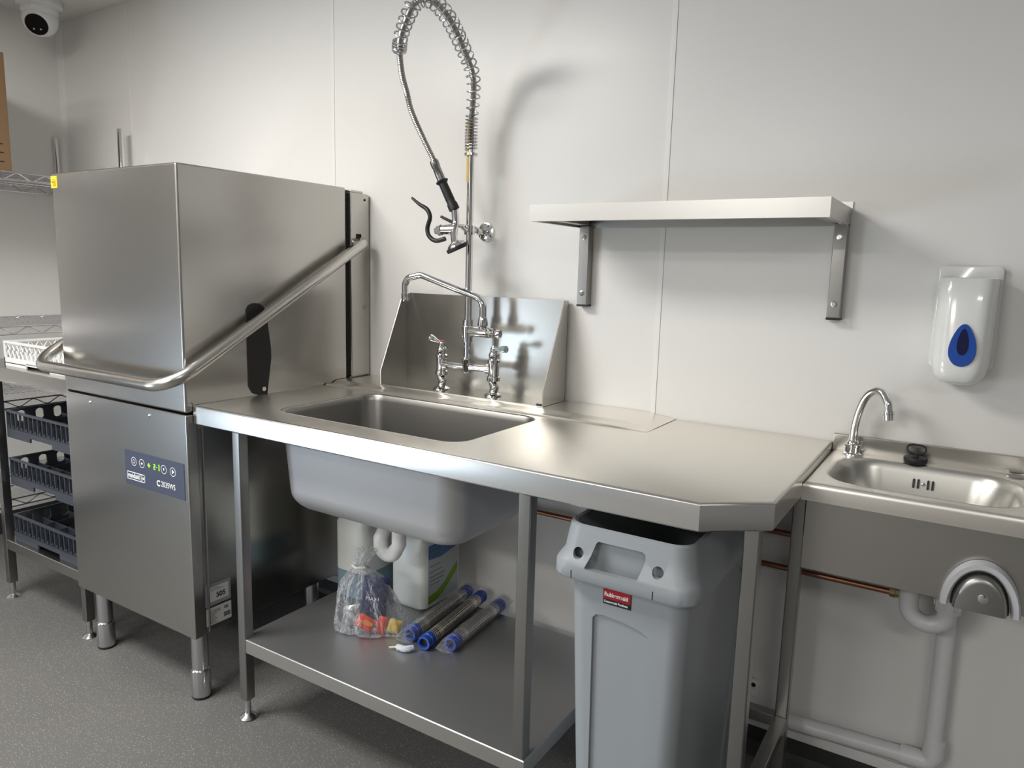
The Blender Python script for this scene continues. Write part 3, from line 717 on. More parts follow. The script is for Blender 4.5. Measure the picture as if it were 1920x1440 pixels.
# waste pipework
wp = thing('waste_pipe', (.015, -.04, .1), 'white plastic trap and waste pipe under the hand basin', 'pipe')
bm = B(); R_ = .0375
pts = [(-.060, -.14, .640), (-.060, -.14, .545)] + [(-.0225-R_*math.cos(a), -.14, .540-R_*math.sin(a)) for a in [PI*k/12 for k in range(1, 12)]] + [(.015, -.14, .545), (.015, -.14, .575)]
tube(bm, pts, .0195, 20); tr = obj('trap_bend', bm, white_pipe, wp, smooth=True)
bm = B(); lathe(bm, [(.0195, 0), (.0245, .001), (.0255, .012), (.0275, .028), (.0275, .040), (.025, .042), (.0, .042)], (.015, -.14, .540))
for k in range(10):
    a = 2*PI*k/10; cyl(bm, (.015+.026*math.cos(a), -.14+.026*math.sin(a), .552), (.015+.0275*math.cos(a), -.14+.0275*math.sin(a), .578), .0022, 6)
obj('compression_nut', bm, white_pipe, tr, smooth=True)
bm = B(); tube(bm, corner_path([(.015, -.14, .575), (.015, -.14, .612), (.016, -.042, .612), (.018, -.042, .13)], [.03, .03], 8), .0190, 20); obj('down_pipe', bm, white_pipe, wp, smooth=True)
bm = B(); lathe(bm, [(0, 0), (.0225, 0), (.0225, .04), (.0, .04)], (.0205, -.042, .145)); lathe(bm, [(0, 0), (.0225, 0), (.0225, .04), (.0, .04)], (-.005, -.042, .128), (-1, 0, -.03))
tube(bm, corner_path([(.0205, -.042, .165), (.021, -.042, .128), (-.020, -.042, .127)], .022, 8), .0215, 20)
obj('elbow', bm, white_pipe, wp, smooth=True)
bm = B(); tube(bm, [(-.02, -.042, .127), (-.34, -.042, .112)], .0190, 20); obj('horizontal_pipe', bm, white_pipe, wp, smooth=True)
def pipe_thing(name, label, z, x0, x1, y=-.025):
    t = thing(name, ((x0+x1)/2, y, z), label, 'pipe', None)
    bm = B(); tube(bm, [(x0, y, z), (x1, y, z)], .0075, 14); obj('tube', bm, copper, t, smooth=True)
    for cx in (x0+.25, x1-.42):
        bm = B(); lathe(bm, [(.008, -.004), (.0105, -.004), (.0105, .004), (.008, .004)], (cx, y, z), (1, 0, 0)); box(bm, cx-.004, cx+.004, y+.009, -.0005, z-.004, z+.004); obj('pipe_clip', bm, white_pl, t)
    return t
p1 = pipe_thing('copper_pipe', 'lower copper pipe along the wall, ending in a brass nut beside the white trap', .512, -1.35, -.095)
bm = B(); lathe(bm, [(.008, 0), (.0115, 0), (.0115, .012), (.009, .013), (.009, .019), (.0, .019)], (-.105, -.025, .512), (1, 0, 0), 6); obj('compression_nut', bm, brass, p1)
pipe_thing('copper_pipe', 'upper copper pipe along the wall, running up behind the hand basin', .602, -1.35, -.14)
cl = thing('pipe_stub', (-.40, -.01, .175), 'tiny white plastic pipe stub low on the wall behind the table end', 'pipe')
bm = B(); lathe(bm, [(0, 0), (.014, 0), (.014, .018), (.006, .020), (.006, .01), (0, .01)], (-.397, 0, .170), (.0, -1, 0)); box(bm, -.405, -.383, -.016, 0, .138, .164); obj('stub', bm, white_pl, cl)
bm = B(); lathe(bm, [(0, .0185), (.0058, .0185), (.0058, .0205), (0, .0205)], (-.397, 0, .170), (.0, -1, 0)); obj('hole', bm, black, cl)

# ------------------------------------------------------------------ slim waste bin
bn = thing('waste_bin', (-.505, -.40, FZ), 'slim grey plastic waste bin with a moulded rim under the end of the sink table', 'bin')
BX0, BX1 = -.634, -.380
def bin_ring(z, ins, r=.035, n=8):
    t = (z-FZ)/(.76-FZ); tp_ = (1-t)*.030
    return [(p[0], p[1], z) for p in rrect(BX0+ins+tp_, BX1-ins-tp_, -.672+ins+tp_*.9, -.130-ins-tp_, r, n)]
bm = B()
loft(bm, [bin_ring(FZ+.001, .012), bin_ring(FZ+.012, 0), bin_ring(.12, 0), bin_ring(.35, 0), bin_ring(.58, 0), bin_ring(.752, .003), bin_ring(.752, .007), bin_ring(.58, .010), bin_ring(.35, .010), bin_ring(.12, .010), bin_ring(FZ+.02, .012)], cap0=True, cap1=True)
body = obj('body', bm, grey_pl, bn, smooth=True)
# recessed arch on the front, recess on the side
arch = [(-.572, 0.02), (-.450, 0.02), (-.457, .563), (-.475, .572), (-.51, .580), (-.55, .583), (-.566, .580), (-.573, .572)]
bm = B()
A = [bm.verts.new((p[0], -.72, p[1])) for p in arch]
def fy(z): return -.672 + (1-(z-FZ)/(.76-FZ))*.027 + .0065
D = [bm.verts.new((p[0], fy(p[1]), p[1])) for p in arch]; nn = len(arch)
bm.faces.new(A); bm.faces.new(D[::-1])
for i in range(nn): bm.faces.new((A[i], D[i], D[(i+1)%nn], A[(i+1)%nn]))
boolean_cut(body, bm)
def fx(z): return BX1 - (1-(z-FZ)/(.76-FZ))*.030 - .0065
side = [(-.53, .02), (-.25, .02), (-.25, .56), (-.30, .60), (-.47, .60), (-.53, .56)]
bm = B()
A = [bm.verts.new((fx(p[1]), p[0], p[1])) for p in side]; D = [bm.verts.new((-.33, p[0], p[1])) for p in side]; nn = len(side)
bm.faces.new(A); bm.faces.new(D[::-1])
for i in range(nn): bm.faces.new((A[i], D[i], D[(i+1)%nn], A[(i+1)%nn]))
boolean_cut(body, bm)
body.data.set_sharp_from_angle(angle=math.radians(30))
# rim band: deep around the front, shallow along the sides
def rim_ring(out_, z_front, z_side, n=10):
    pts = []
    for p in rrect(BX0-out_, BX1+out_, -.680-out_*1.2, -.122+out_, .038, n):
        t = max(0, min(1, (-.585-p[1])/.05)); t = t*t*(3-2*t)
        if p[1] > -.3: t = max(t, max(0, min(1, (p[1]+.215)/.05)))
        pts.append((p[0], p[1], z_side+(z_front-z_side)*t))
    return pts
def mixr(a, b, z_f, z_s):   # outward bulge only at the handle ends
    A_ = rim_ring(a, z_f, z_s); B_ = rim_ring(b, z_f, z_s); out = []
    for p, q in zip(A_, B_):
        t = max(0, min(1, (-.585-p[1])/.05)) if p[1] < -.3 else max(0, min(1, (p[1]+.215)/.05))
        out.append(tuple(p[i]*(1-t)+q[i]*t for i in range(3)))
    return out
bm = B()
loft(bm, [mixr(-.010, .002, .656, .728), mixr(.000, .016, .655, .727), mixr(.001, .0185, .660, .730), mixr(.001, .0185, .684, .736), mixr(.001, .015, .692, .741), mixr(.000, .007, .705, .746), mixr(.000, .003, .735, .752), mixr(-.002, .000, .757, .757), mixr(-.005, -.004, .760, .760), mixr(-.010, -.009, .757, .757), mixr(-.011, -.004, .735, .745), mixr(-.011, .006, .69, .736), mixr(-.011, .010, .672, .731)])
# close the inner loop back to the first ring
Rr = [mixr(-.011, .010, .672, .731), mixr(-.010, .002, .656, .728)]
loft(bm, Rr)
rim = obj('rim', bm, grey_pl, bn, smooth=True)
bm = B()
cyl(bm, (-.598, -.78, .706), (-.598, -.676, .706), .0108, 24); cyl(bm, (-.437, -.78, .706), (-.437, -.676, .706), .0108, 24)
prism(bm, [(-.563, .731), (-.559, .735), (-.470, .735), (-.464, .731), (-.463, .722), (-.472, .684), (-.480, .682), (-.575, .682), (-.578, .684)], 'y', -.78, -.674)
for x in (-.605, -.440): box(bm, x-.0012, x+.0012, -.78, -.685, .64, .674)
boolean_cut(rim, bm)
rim.data.set_sharp_from_angle(angle=math.radians(35))
def lab_y(z): return fy(z)-.0065-.0008
bm = B()
def slab(bm, x0, x1, z0, z1, off=0, mi=0):
    v = [bm.verts.new((x, lab_y(z)-off, z)) for x, z in ((x0, z0), (x1, z0), (x1, z1), (x0, z1))]
    w = [bm.verts.new((x, lab_y(z)+.002, z)) for x, z in ((x0, z0), (x1, z0), (x1, z1), (x0, z1))]
    bm.faces.new(v); bm.faces.new(w[::-1])
    for i in range(4): bm.faces.new((v[i], w[i], w[(i+1)%4], v[(i+1)%4]))
slab(bm, -.551, -.4935, .6085, .641); lb = obj('label', bm, ink, bn, label='red and black maker label')
bm = B(); slab(bm, -.550, -.4945, .6195, .640, .0004); lr = obj('label_panel', bm, redlab, lb)
text('label_text', 'Rubbermaid', .0117, (-.5485, lab_y(.625)-.0006, .6255), (1, 0, 0), (0, -.036, 1), inkw, lb, bold=.0003, sx=.86)
text('label_text', 'Commercial Products', .0066, (-.549, lab_y(.612)-.0004, .6122), (1, 0, 0), (0, -.036, 1), inkw, lb, bold=.0002, sx=.84)

# ------------------------------------------------------------------ goods on the undershelf
ZS = .2185
# tall translucent jug
jg = thing('plastic_jug', (-1.553, -.26, ZS), 'tall translucent plastic jug partly filled with blue-grey liquid, behind the clear bag', 'jug')
bm = B(); loft(bm, [[(p[0], p[1], z) for p in rrect(-1.618+i, -1.488-i, -.34+i, -.18-i, .03, 6)] for i, z in ((.006, ZS+.0004), (0, ZS+.008), (0, ZS+.090))], cap0=True, cap1=True); obj('lower_body', bm, fluid, jg, smooth=True, label='part filled with blue-grey liquid')
bm = B(); loft(bm, [[(p[0], p[1], z) for p in rrect(-1.618+i, -1.488-i, -.34+i, -.18-i, .03, 6)] for i, z in ((0, ZS+.0902), (0, ZS+.24), (.02, ZS+.275), (.045, ZS+.29))], cap0=True, cap1=True); obj('upper_body', bm, milky, jg, smooth=True)
bm = B(); lathe(bm, [(0, 0), (.02, 0), (.02, .02), (0, .02)], (-1.553, -.26, ZS+.29)); obj('cap', bm, white_pl, jg, smooth=True)
# jerry can with label
jc = thing('jerry_can', (-1.36, -.19, ZS), 'white plastic chemical can with a blue and green label facing right', 'jerry can')
bm = B(); jx0, jx1, jy0, jy1 = -1.435, -1.303, -.283, -.095
loft(bm, [[(p[0], p[1], z) for p in rrect(jx0+i, jx1-i, jy0+i, jy1-i, .022, 8)] for i, z in ((.008, ZS+.0004), (.001, ZS+.008), (0, ZS+.02), (0, ZS+.215), (.012, ZS+.235), (.035, ZS+.245))], cap0=True, cap1=True)
obj('body', bm, mat('can_plastic', (.74, .76, .71), .32), jc, smooth=True)
bm = B(); lathe(bm, [(0, 0), (.021, 0), (.021, .018), (0, .018)], (-1.37, -.20, ZS+.245)); obj('cap', bm, blue_cap, jc, smooth=True)
LX = jx1+.0006
bm = B(); box(bm, jx1-.001, LX, -.262, -.115, .236, .420); lbl = obj('label', bm, mat('label_grey', (.42, .44, .45), .4), jc, label='blue and green product label')
bm = B(); prism(bm, [(-.262, .420), (-.262, .378), (-.20, .372), (-.115, .385), (-.115, .420)], 'x', LX, LX+.0004); obj('label_print', bm, mat('label_blue', (.01, .13, .33), .4), lbl)
bm = B(); prism(bm, [(-.262, .237), (-.262, .262), (-.22, .266), (-.18, .285), (-.145, .315), (-.118, .33), (-.118, .305), (-.15, .28), (-.19, .252), (-.225, .24)], 'x', LX, LX+.0005); obj('label_print', bm, mat('label_green', (.16, .30, .02), .4), lbl)
bm = B(); prism(bm, [(-.152, .390), (-.145, .405), (-.13, .412), (-.120, .402), (-.128, .386), (-.14, .380)], 'x', LX+.0004, LX+.0008); obj('label_print', bm, mat('label_magenta', (.30, .01, .07), .4), lbl)
bm = B()
for k, (z, l) in enumerate(((.352, .05), (.334, .06), (.318, .075), (.306, .07), (.294, .05))): box(bm, LX, LX+.0004, -.256, -.256+l, z, z+.0022)
obj('label_print', bm, mat('label_text_grey', (.12, .15, .2), .5), lbl)
bm = B(); box(bm, LX+.0004, LX+.0008, -.252, -.185, .389, .400)
obj('label_print', bm, mat('label_text_grey', (.12, .15, .2), .5), lbl)
# clear bag with sachets
bg = thing('clear_bag', (-1.37, -.40, ZS), 'knotted clear plastic bag holding red, navy and yellow sachets on the undershelf', 'bag')
bx, by = -1.357, -.442
prof = [(.088, .052, 0), (.099, .060, .006), (.100, .062, .03), (.092, .058, .07), (.078, .052, .11), (.060, .044, .145), (.038, .030, .170), (.017, .014, .182), (.012, .011, .188), (.019, .016, .202), (.026, .020, .220), (.030, .022, .240)]
bm = B(); n = 60; rings = []; ca, sa = math.cos(.53), math.sin(.53)
for j, (rx, ry, h) in enumerate(prof):
    ring_ = []
    for k in range(n):
        a = 2*PI*k/n; wv = 1 + .07*math.sin(7*a+j*.55) + .05*math.sin(13*a - j*.9) + random.uniform(-.035, .035)
        if j == 0: wv *= .97
        lx_ = rx*wv*math.cos(a); ly_ = ry*wv*math.sin(a)
        cxx = bx - .035*(h/.19 if h < .19 else 1)*ca + (.45*(h-.19) if h > .19 else 0); cyy = by - .035*(h/.19 if h < .19 else 1)*sa
        ring_.append((cxx + lx_*ca - ly_*sa, cyy + lx_*sa + ly_*ca, ZS+.0012+h + (random.uniform(-.004, .004) if 0 < j else 0)))
    rings.append(ring_)
loft(bm, rings, cap0=True); obj('film', bm, film, bg, smooth=None)
kx, ky = bx-.035*ca, by-.035*sa
bm = B(); tube(bm, [(kx-.022, ky-.010, ZS+.188), (kx, ky-.016, ZS+.186), (kx+.018, ky-.004, ZS+.190), (kx, ky+.012, ZS+.186), (kx-.026, ky, ZS+.190)], .0042, 8); obj('knot', bm, mat('film_knot', (.62, .63, .62), .2), bg, smooth=True)
def sachet(name, label, c, w, h, t, rz, tilt, m, cat='sachet', grp='sachets inside the clear bag'):
    bm = B(); nx, nz = 8, 8; F = []; K = []
    for i in range(nx+1):
        for j in range(nz+1):
            u = i/nx*2-1; v = j/nz*2-1; th = t*max(0, (1-u**4)*(1-v**4))**.6 * (1+.25*math.sin(5*u+3*v))
            F.append(Vector((u*w/2, -th/2, v*h/2))); K.append(Vector((u*w/2, th/2, v*h/2)))
    Mx = Matrix.Translation(Vector(c)) @ Matrix.Rotation(rz, 4, 'Z') @ Matrix.Rotation(tilt[0], 4, 'X') @ Matrix.Rotation(tilt[1], 4, 'Y')
    f = [bm.verts.new(Mx @ p) for p in F]; k_ = [bm.verts.new(Mx @ p) for p in K]
    for i in range(nx):
        for j in range(nz):
            a, b, c_, d_ = i*(nz+1)+j, (i+1)*(nz+1)+j, (i+1)*(nz+1)+j+1, i*(nz+1)+j+1
            bm.faces.new((f[a], f[b], f[c_], f[d_])); bm.faces.new((k_[a], k_[d_], k_[c_], k_[b]))
    return obj(name, bm, m, smooth=True, label=label, cat=cat, group=grp), Mx
o, Mx = sachet('sachet', 'navy blue sachet standing upright inside the clear bag', (-1.352, -.440, ZS+.092), .070, .135, .022, .5, (0, .10), navy)
text('print', 'MAXI', .016, Mx @ Vector((-.024, -.0125, .0)), Mx.to_3x3() @ Vector((1, 0, 0)), Mx.to_3x3() @ Vector((0, 0, 1)), inkw, o)
o, Mx = sachet('sachet', 'red and orange sachet lying at the front of the clear bag', (-1.352, -.478, ZS+.036), .052, .042, .014, .5, (0, .5), red)
bm = B(); prism(bm, [(-.02, .002), (-.002, .014), (.02, .014), (.02, .004), (0, -.002)], 'y', -.0095, -.0065)
bm.transform(Mx); obj('print', bm, orange, o)
o, Mx = sachet('sachet', 'narrow red and navy sachet leaning at the bottom right of the clear bag', (-1.315, -.452, ZS+.030), .026, .052, .010, .5, (0, .2), red)
o, Mx = sachet('sachet', 'yellow sachet at the bottom right corner of the clear bag', (-1.287, -.432, ZS+.026), .036, .042, .012, .6, (0, .3), gold)
o, Mx = sachet('sachet', 'dull silver sachet crumpled at the left of the clear bag', (-1.405, -.470, ZS+.040), .055, .062, .02, .5, (0, -.25), mat('silver_film', (.30, .31, .31), .3, .6))
# waste trap of the deep sink
wt = thing('bowl_waste_trap', (-1.33, -.38, .42), 'white plastic waste bend hanging below the deep sink bowl', 'pipe')
bm = B(); cx_, cy_, cz_ = -1.338, -.40, .462
pts = [(-1.298, cy_, .568), (-1.298, cy_, .47)] + [(cx_+.030*math.cos(a), cy_, cz_-.030*math.sin(a)) for a in [PI*k/12 for k in range(1, 12)]] + [(cx_-.030, cy_, .475), (cx_-.030, cy_+.02, .50), (cx_-.028, cy_+.10, .51), (cx_-.02, -.03, .50)]
tube(bm, pts, .0205, 18); obj('bend', bm, white_pl, wt, smooth=True)
bm = B(); lathe(bm, [(.021, 0), (.028, 0), (.028, .03), (.021, .032)], (-1.298, cy_, .53)); obj('nut', bm, white_pl, wt, smooth=True)
# strainer tubes
perf = bpy.data.materials.new('perforated_steel'); perf.use_nodes = True
def perf_nodes():
    nt = perf.node_tree; b = nt.nodes['Principled BSDF']; b.inputs['Metallic'].default_value = .9; b.inputs['Roughness'].default_value = .32
    uv = nt.nodes.new('ShaderNodeUVMap'); uv.uv_map = 'UVMap'
    sp = nt.nodes.new('ShaderNodeSeparateXYZ'); nt.links.new(uv.outputs[0], sp.inputs[0])
    def band(out, n):
        m = nt.nodes.new('ShaderNodeMath'); m.operation = 'MULTIPLY'; m.inputs[1].default_value = n; nt.links.new(out, m.inputs[0])
        f = nt.nodes.new('ShaderNodeMath'); f.operation = 'FRACT'; nt.links.new(m.outputs[0], f.inputs[0])
        s = nt.nodes.new('ShaderNodeMath'); s.operation = 'SUBTRACT'; s.inputs[1].default_value = .5; nt.links.new(f.outputs[0], s.inputs[0])
        a = nt.nodes.new('ShaderNodeMath'); a.operation = 'ABSOLUTE'; nt.links.new(s.outputs[0], a.inputs[0])
        g = nt.nodes.new('ShaderNodeMath'); g.operation = 'LESS_THAN'; g.inputs[1].default_value = .29; nt.links.new(a.outputs[0], g.inputs[0]); return g.outputs[0]
    u = band(sp.outputs[0], 18); v = band(sp.outputs[1], 36)
    # plain bands near both ends
    q = nt.nodes.new('ShaderNodeMath'); q.operation = 'SUBTRACT'; q.inputs[1].default_value = .5; nt.links.new(sp.outputs[1], q.inputs[0])
    qa = nt.nodes.new('ShaderNodeMath'); qa.operation = 'ABSOLUTE'; nt.links.new(q.outputs[0], qa.inputs[0])
    qs = nt.nodes.new('ShaderNodeMath'); qs.operation = 'SUBTRACT'; qs.inputs[1].default_value = .355; nt.links.new(qa.outputs[0], qs.inputs[0])
    qb = nt.nodes.new('ShaderNodeMath'); qb.operation = 'ABSOLUTE'; nt.links.new(qs.outputs[0], qb.inputs[0])
    qg = nt.nodes.new('ShaderNodeMath'); qg.operation = 'GREATER_THAN'; qg.inputs[1].default_value = .035; nt.links.new(qb.outputs[0], qg.inputs[0])
    m1 = nt.nodes.new('ShaderNodeMath'); m1.operation = 'MULTIPLY'; nt.links.new(u, m1.inputs[0]); nt.links.new(v, m1.inputs[1])
    m2 = nt.nodes.new('ShaderNodeMath'); m2.operation = 'MULTIPLY'; nt.links.new(m1.outputs[0], m2.inputs[0]); nt.links.new(qg.outputs[0], m2.inputs[1])
    mx = nt.nodes.new('ShaderNodeMixRGB'); mx.inputs[1].default_value = (.78, .73, .64, 1); mx.inputs[2].default_value = (.01, .01, .01, 1)
    nt.links.new(m2.outputs[0], mx.inputs[0]); nt.links.new(mx.outputs[0], b.inputs['Base Color'])
perf_nodes()
def strainer(a, b, r, label, wrapped=False):
    a = Vector(a); b = Vector(b); ax = (b-a).normalized(); L = (b-a).length
    t = thing('strainer_tube', ((a+b)/2).to_tuple()[:2] + (ZS,), label, 'strainer tube', 'perforated strainer tubes on the undershelf')
    bm = B(); uvl = bm.loops.layers.uv.new('UVMap'); u, w = frame_from(ax); n = 28
    c0 = .035; rings = []
    for s in (c0-.004, L-c0+.004):
        rings.append([bm.verts.new(a+ax*s+(u*math.cos(2*PI*k/n)+w*math.sin(2*PI*k/n))*r*.92) for k in range(n)])
    for k in range(n):
        f = bm.faces.new((rings[0][k], rings[0][(k+1)%n], rings[1][(k+1)%n], rings[1][k]))
        for lp, c in zip(f.loops, ((k/n, 0), ((k+1)/n, 0), ((k+1)/n, 1), (k/n, 1))): lp[uvl].uv = c
    obj('perforated_tube', bm, perf, t, smooth=True, weld=False)
    for p, dd in ((a, ax), (b, -ax)):
        bm = B(); lathe(bm, [(.0, .012), (r*.66, .012), (r*.66, 0), (r*.95, 0), (r, .003), (r, .010), (r*.88, .012), (r*.88, .018), (r, .020), (r, c0), (r*.9, c0+.002), (0, c0+.002)], p, dd, 28)
        e = obj('end_cap', bm, blue_cap, t, smooth=True)
        bm = B(); lathe(bm, [(0, .0105), (r*.64, .0105), (r*.64, .013), (0, .013)], p, dd, 24); obj('cap_hole', bm, black, e)
    if wrapped:
        bm = B(); rings = []; m = 26
        for j in range(m+1):
            s = -.035 + (L+.075)*j/m; end = min(1, (s+.037)/.04, (L+.042-s)/.04); end = max(.12, end)
            ring_ = []
            for k in range(32):
                an = 2*PI*k/32; wv = 1+.06*math.sin(5*an+j*.8)+.05*math.sin(9*an-j*1.7)+random.uniform(-.02, .03)
                p = a+ax*s + u*math.cos(an)*r*1.10*wv*(1 if end > .9 else 1.05) + w*math.sin(an)*r*1.12*wv*(end**.6)
                if p.z < ZS+.0006: p.z = ZS+.0006
                ring_.append(p)
            rings.append(ring_)
        loft(bm, rings, cap0=True, cap1=True); obj('wrapper', bm, film_thin, t, smooth=True, label='clear plastic wrapper')
    return t
r_ = .0195; zc = ZS+r_+.0012
strainer((-1.228, -.437, zc), (-1.262, -.112, zc), r_, 'wrapped strainer tube at the back, closest to the white can', True)
strainer((-1.166, -.452, zc), (-1.205, -.118, zc), r_, 'unwrapped perforated steel strainer tube with bright blue ends, middle of the three')
strainer((-1.105, -.415, zc), (-1.125, -.135, zc), r_, 'wrapped strainer tube in a cloudy bag, closest to the middle table leg', True)
bm = B(); tube(bm, smoothpath([(-1.245, -.500, ZS+.006), (-1.225, -.490, ZS+.009), (-1.20, -.487, ZS+.010), (-1.185, -.470, ZS+.012)], 5), [.003]*5+[.008, .009, .008, .009, .008, .009, .008, .009, .008, .007, .006], 8)
obj('film_twist', bm, mat('film_twist_mat', (.55, .58, .62), .15), smooth=True, label='twisted end of clear plastic film in front of the strainer tubes', cat='wrapper')

# ------------------------------------------------------------------ left side table with racks
lt = thing('rack_table', (-2.7, -.35, FZ), 'stainless steel side table left of the dishwasher, white rack on top, slate racks below', 'table')
lo = [(-3.12, -.700), (-2.418, -.700), (-2.418, -.02), (-3.12, -.02)]
bm = B(); loft(bm, [[(p[0], p[1], z) for p in inset(lo, dd)] for dd, z in ((.004, .856), (.001, .8555), (0, .853), (0, .805), (.014, .805))], cap0=True); obj('tabletop', bm, steel, lt, smooth=True)
for lx in (-2.966, -2.436):
    for ly in (-.694, -.06):
        bm = B(); box(bm, lx, lx+.026, ly, ly+.029, .034, .804); L_ = obj('leg', bm, steel_leg, lt, bevel=.002)
        bm = B(); lathe(bm, [(0, 0), (.026, 0), (.026, .003), (.016, .010), (.010, .013), (.0095, .06), (0, .06)], (lx+.013, ly+.0145, FZ), seg=22); obj('foot', bm, chrome_wire, L_, smooth=True)
lo2 = [(-2.960, -.690), (-2.41, -.690), (-2.41, -.035), (-2.960, -.035)]
bm = B(); loft(bm, [[(p[0], p[1], z) for p in inset(lo2, dd)] for dd, z in ((.002, .204), (0, .202), (0, .168), (.014, .168))], cap0=True); obj('undershelf', bm, steel, lt, smooth=True)
for zz in (.417, .594):
    bm = B()
    for xa, xb, xw in ((-2.940, -2.905, -2.940), (-2.450, -2.418, -2.420)):
        box(bm, xa, xb, -.66, -.06, zz-.002, zz); box(bm, xw, xw+.002, -.66, -.06, zz, zz+.03)
    obj('rack_runner', bm, steel_leg, lt)
def rack(x0, x1, y0, y1, z0, h, m, label, mk):
    r = thing('glass_rack', ((x0+x1)/2, (y0+y1)/2, z0), label, 'rack', 'slate grey glass racks in the rack table')
    bm = B(); t = .006; hs = h*.36; xm = (x0+x1)/2
    # skirt with a notch, front and back
    for ya in (y0, y1-t):
        box(bm, x0, xm-.075, ya, ya+t, z0, z0+hs); box(bm, xm+.075, x1, ya, ya+t, z0, z0+hs); box(bm, xm-.075, xm+.075, ya, ya+t, z0+hs*.45, z0+hs)
    for xa in (x0, x1-t): box(bm, xa, xa+t, y0+t, y1-t, z0, z0+hs)
    box(bm, x0+t, x1-t, y0+t, y1-t, z0+.012, z0+.015)
    obj('base', bm, m, r)
    n = 15
    for ya in (y0, y1-t):
        bm = B()
        for k in range(n+1):
            x = x0+t/2+(x1-x0-t)*k/n; box(bm, x-.0022, x+.0022, ya, ya+t, z0+hs-.001, z0+h-.006)
            if k < n: prism(bm, [(x-.002, z0+hs), (x+.014, z0+hs), (x+.014, z0+hs+.012)], 'y', ya+.001, ya+.004)
        box(bm, x0, x1, ya, ya+t, z0+hs-.003, z0+hs)
        obj('slats', bm, m, r)
    bm = B(); box(bm, x0, x0+t, y0+t, y1-t, z0+hs, z0+h-.006)
    w_ = obj('windowed_wall', bm, m, r)
    bm = B()
    for k in range(7):
        y = y1-.045-k*(y1-y0-.08)/6.2
        prism(bm, [(y+.0145*math.cos(a), z0+h*.70+(.012*math.sin(a)+(.009 if math.sin(a) > 0 else -.009))) for a in [2*PI*q/16 for q in range(16)]], 'x', x0-.02, x0+.02)
    boolean_cut(w_, bm)
    bm = B()
    for (a, b, c, d_) in ((x0-.001, x1+.001, y0-.0015, y0+t+.0005), (x0-.001, x1+.001, y1-t, y1+.001), (x0-.001, x0+t, y0, y1), (x1-t, x1+.001, y0, y1)): box(bm, a, b, c, d_, z0+h-.007, z0+h)
    obj('rim', bm, m, r, weld=False)
    bm = B()
    for k in range(1, 5):
        x = x0+(x1-x0)*k/5; box(bm, x-.001, x+.001, y0+t, y1-t, z0+.015, z0+h*.62)
        y = y0+(y1-y0)*k/5; box(bm, x0+t, x1-t, y-.001, y+.001, z0+.015, z0+h*.62)
    obj('dividers', bm, m, r, weld=False)
    return r
RX0, RX1, RY0, RY1 = -2.918, -2.442, -.672, -.20
rk = rack(RX0, RX1, RY0, RY1, .204+.0005, .100, rack_grey, 'slate grey glass rack at the bottom, on the undershelf of the rack table', 0)
r2 = copy_tree(rk, (0, 0, .417-.204)); r2['label'] = 'slate grey glass rack in the middle of the three under the rack table'
r3 = copy_tree(rk, (0, 0, .594-.204)); r3['label'] = 'slate grey glass rack at the top of the three under the rack table'
# white rack on the table
wr = thing('dish_rack', (-2.69, -.43, .8565), 'white plastic dish rack with lattice sides on top of the rack table', 'rack')
x0, x1, y0, y1, z0, h, t = -2.905, -2.425, -.668, -.19, .8565, .088, .006
bm = B()
for ya in (y0, y1-t):
    box(bm, x0, x0+.15, ya, ya+t, z0, z0+.030); box(bm, x0+.31, x1, ya, ya+t, z0, z0+.030); box(bm, x0+.15, x0+.31, ya, ya+t, z0+.018, z0+.030)
for xa in (x0, x1-t): box(bm, xa, xa+t, y0, y1, z0, z0+.030)
box(bm, x0, x1, y0, y1, z0+.010, z0+.013)
obj('base', bm, rack_white, wr, weld=False)
def lattice(bm, p0, p1, z0, z1, n, th=.005):
    p0 = Vector(p0); p1 = Vector(p1)
    for row in range(2):
        za = z0+(z1-z0)*row/2; zc_ = z0+(z1-z0)*(row+1)/2
        for k in range(n):
            a = p0.lerp(p1, (k)/n); m_ = p0.lerp(p1, (k+.5)/n); b = p0.lerp(p1, (k+1)/n)
            tube(bm, [(a.x, a.y, za), (m_.x, m_.y, zc_), (b.x, b.y, za)], .0024, 5, cap=False)
bm = B()
lattice(bm, (x0+.012, y0+.003), (x1-.012, y0+.003), z0+.030, z0+h-.006, 15)
lattice(bm, (x0+.012, y1-.003), (x1-.012, y1-.003), z0+.030, z0+h-.006, 15)
lattice(bm, (x0+.003, y0+.01), (x0+.003, y1-.01), z0+.030, z0+h-.006, 15)
lattice(bm, (x1-.003, y0+.01), (x1-.003, y1-.01), z0+.030, z0+h-.006, 15)
obj('lattice_sides', bm, rack_white, wr, weld=False)
bm = B()
for (a, b, c, d_) in ((x0, x1, y0-.001, y0+t), (x0, x1, y1-t, y1), (x0, x0+t, y0, y1), (x1-t, x1, y0, y1)): box(bm, a, b, c, d_, z0+h-.008, z0+h)
for (xa, ya) in ((x0, y0), (x1-.012, y0), (x0, y1-t), (x1-.012, y1-t)): box(bm, xa, xa+.012, ya, ya+t, z0+.03, z0+h-.006)
obj('rim', bm, rack_white, wr, weld=False)

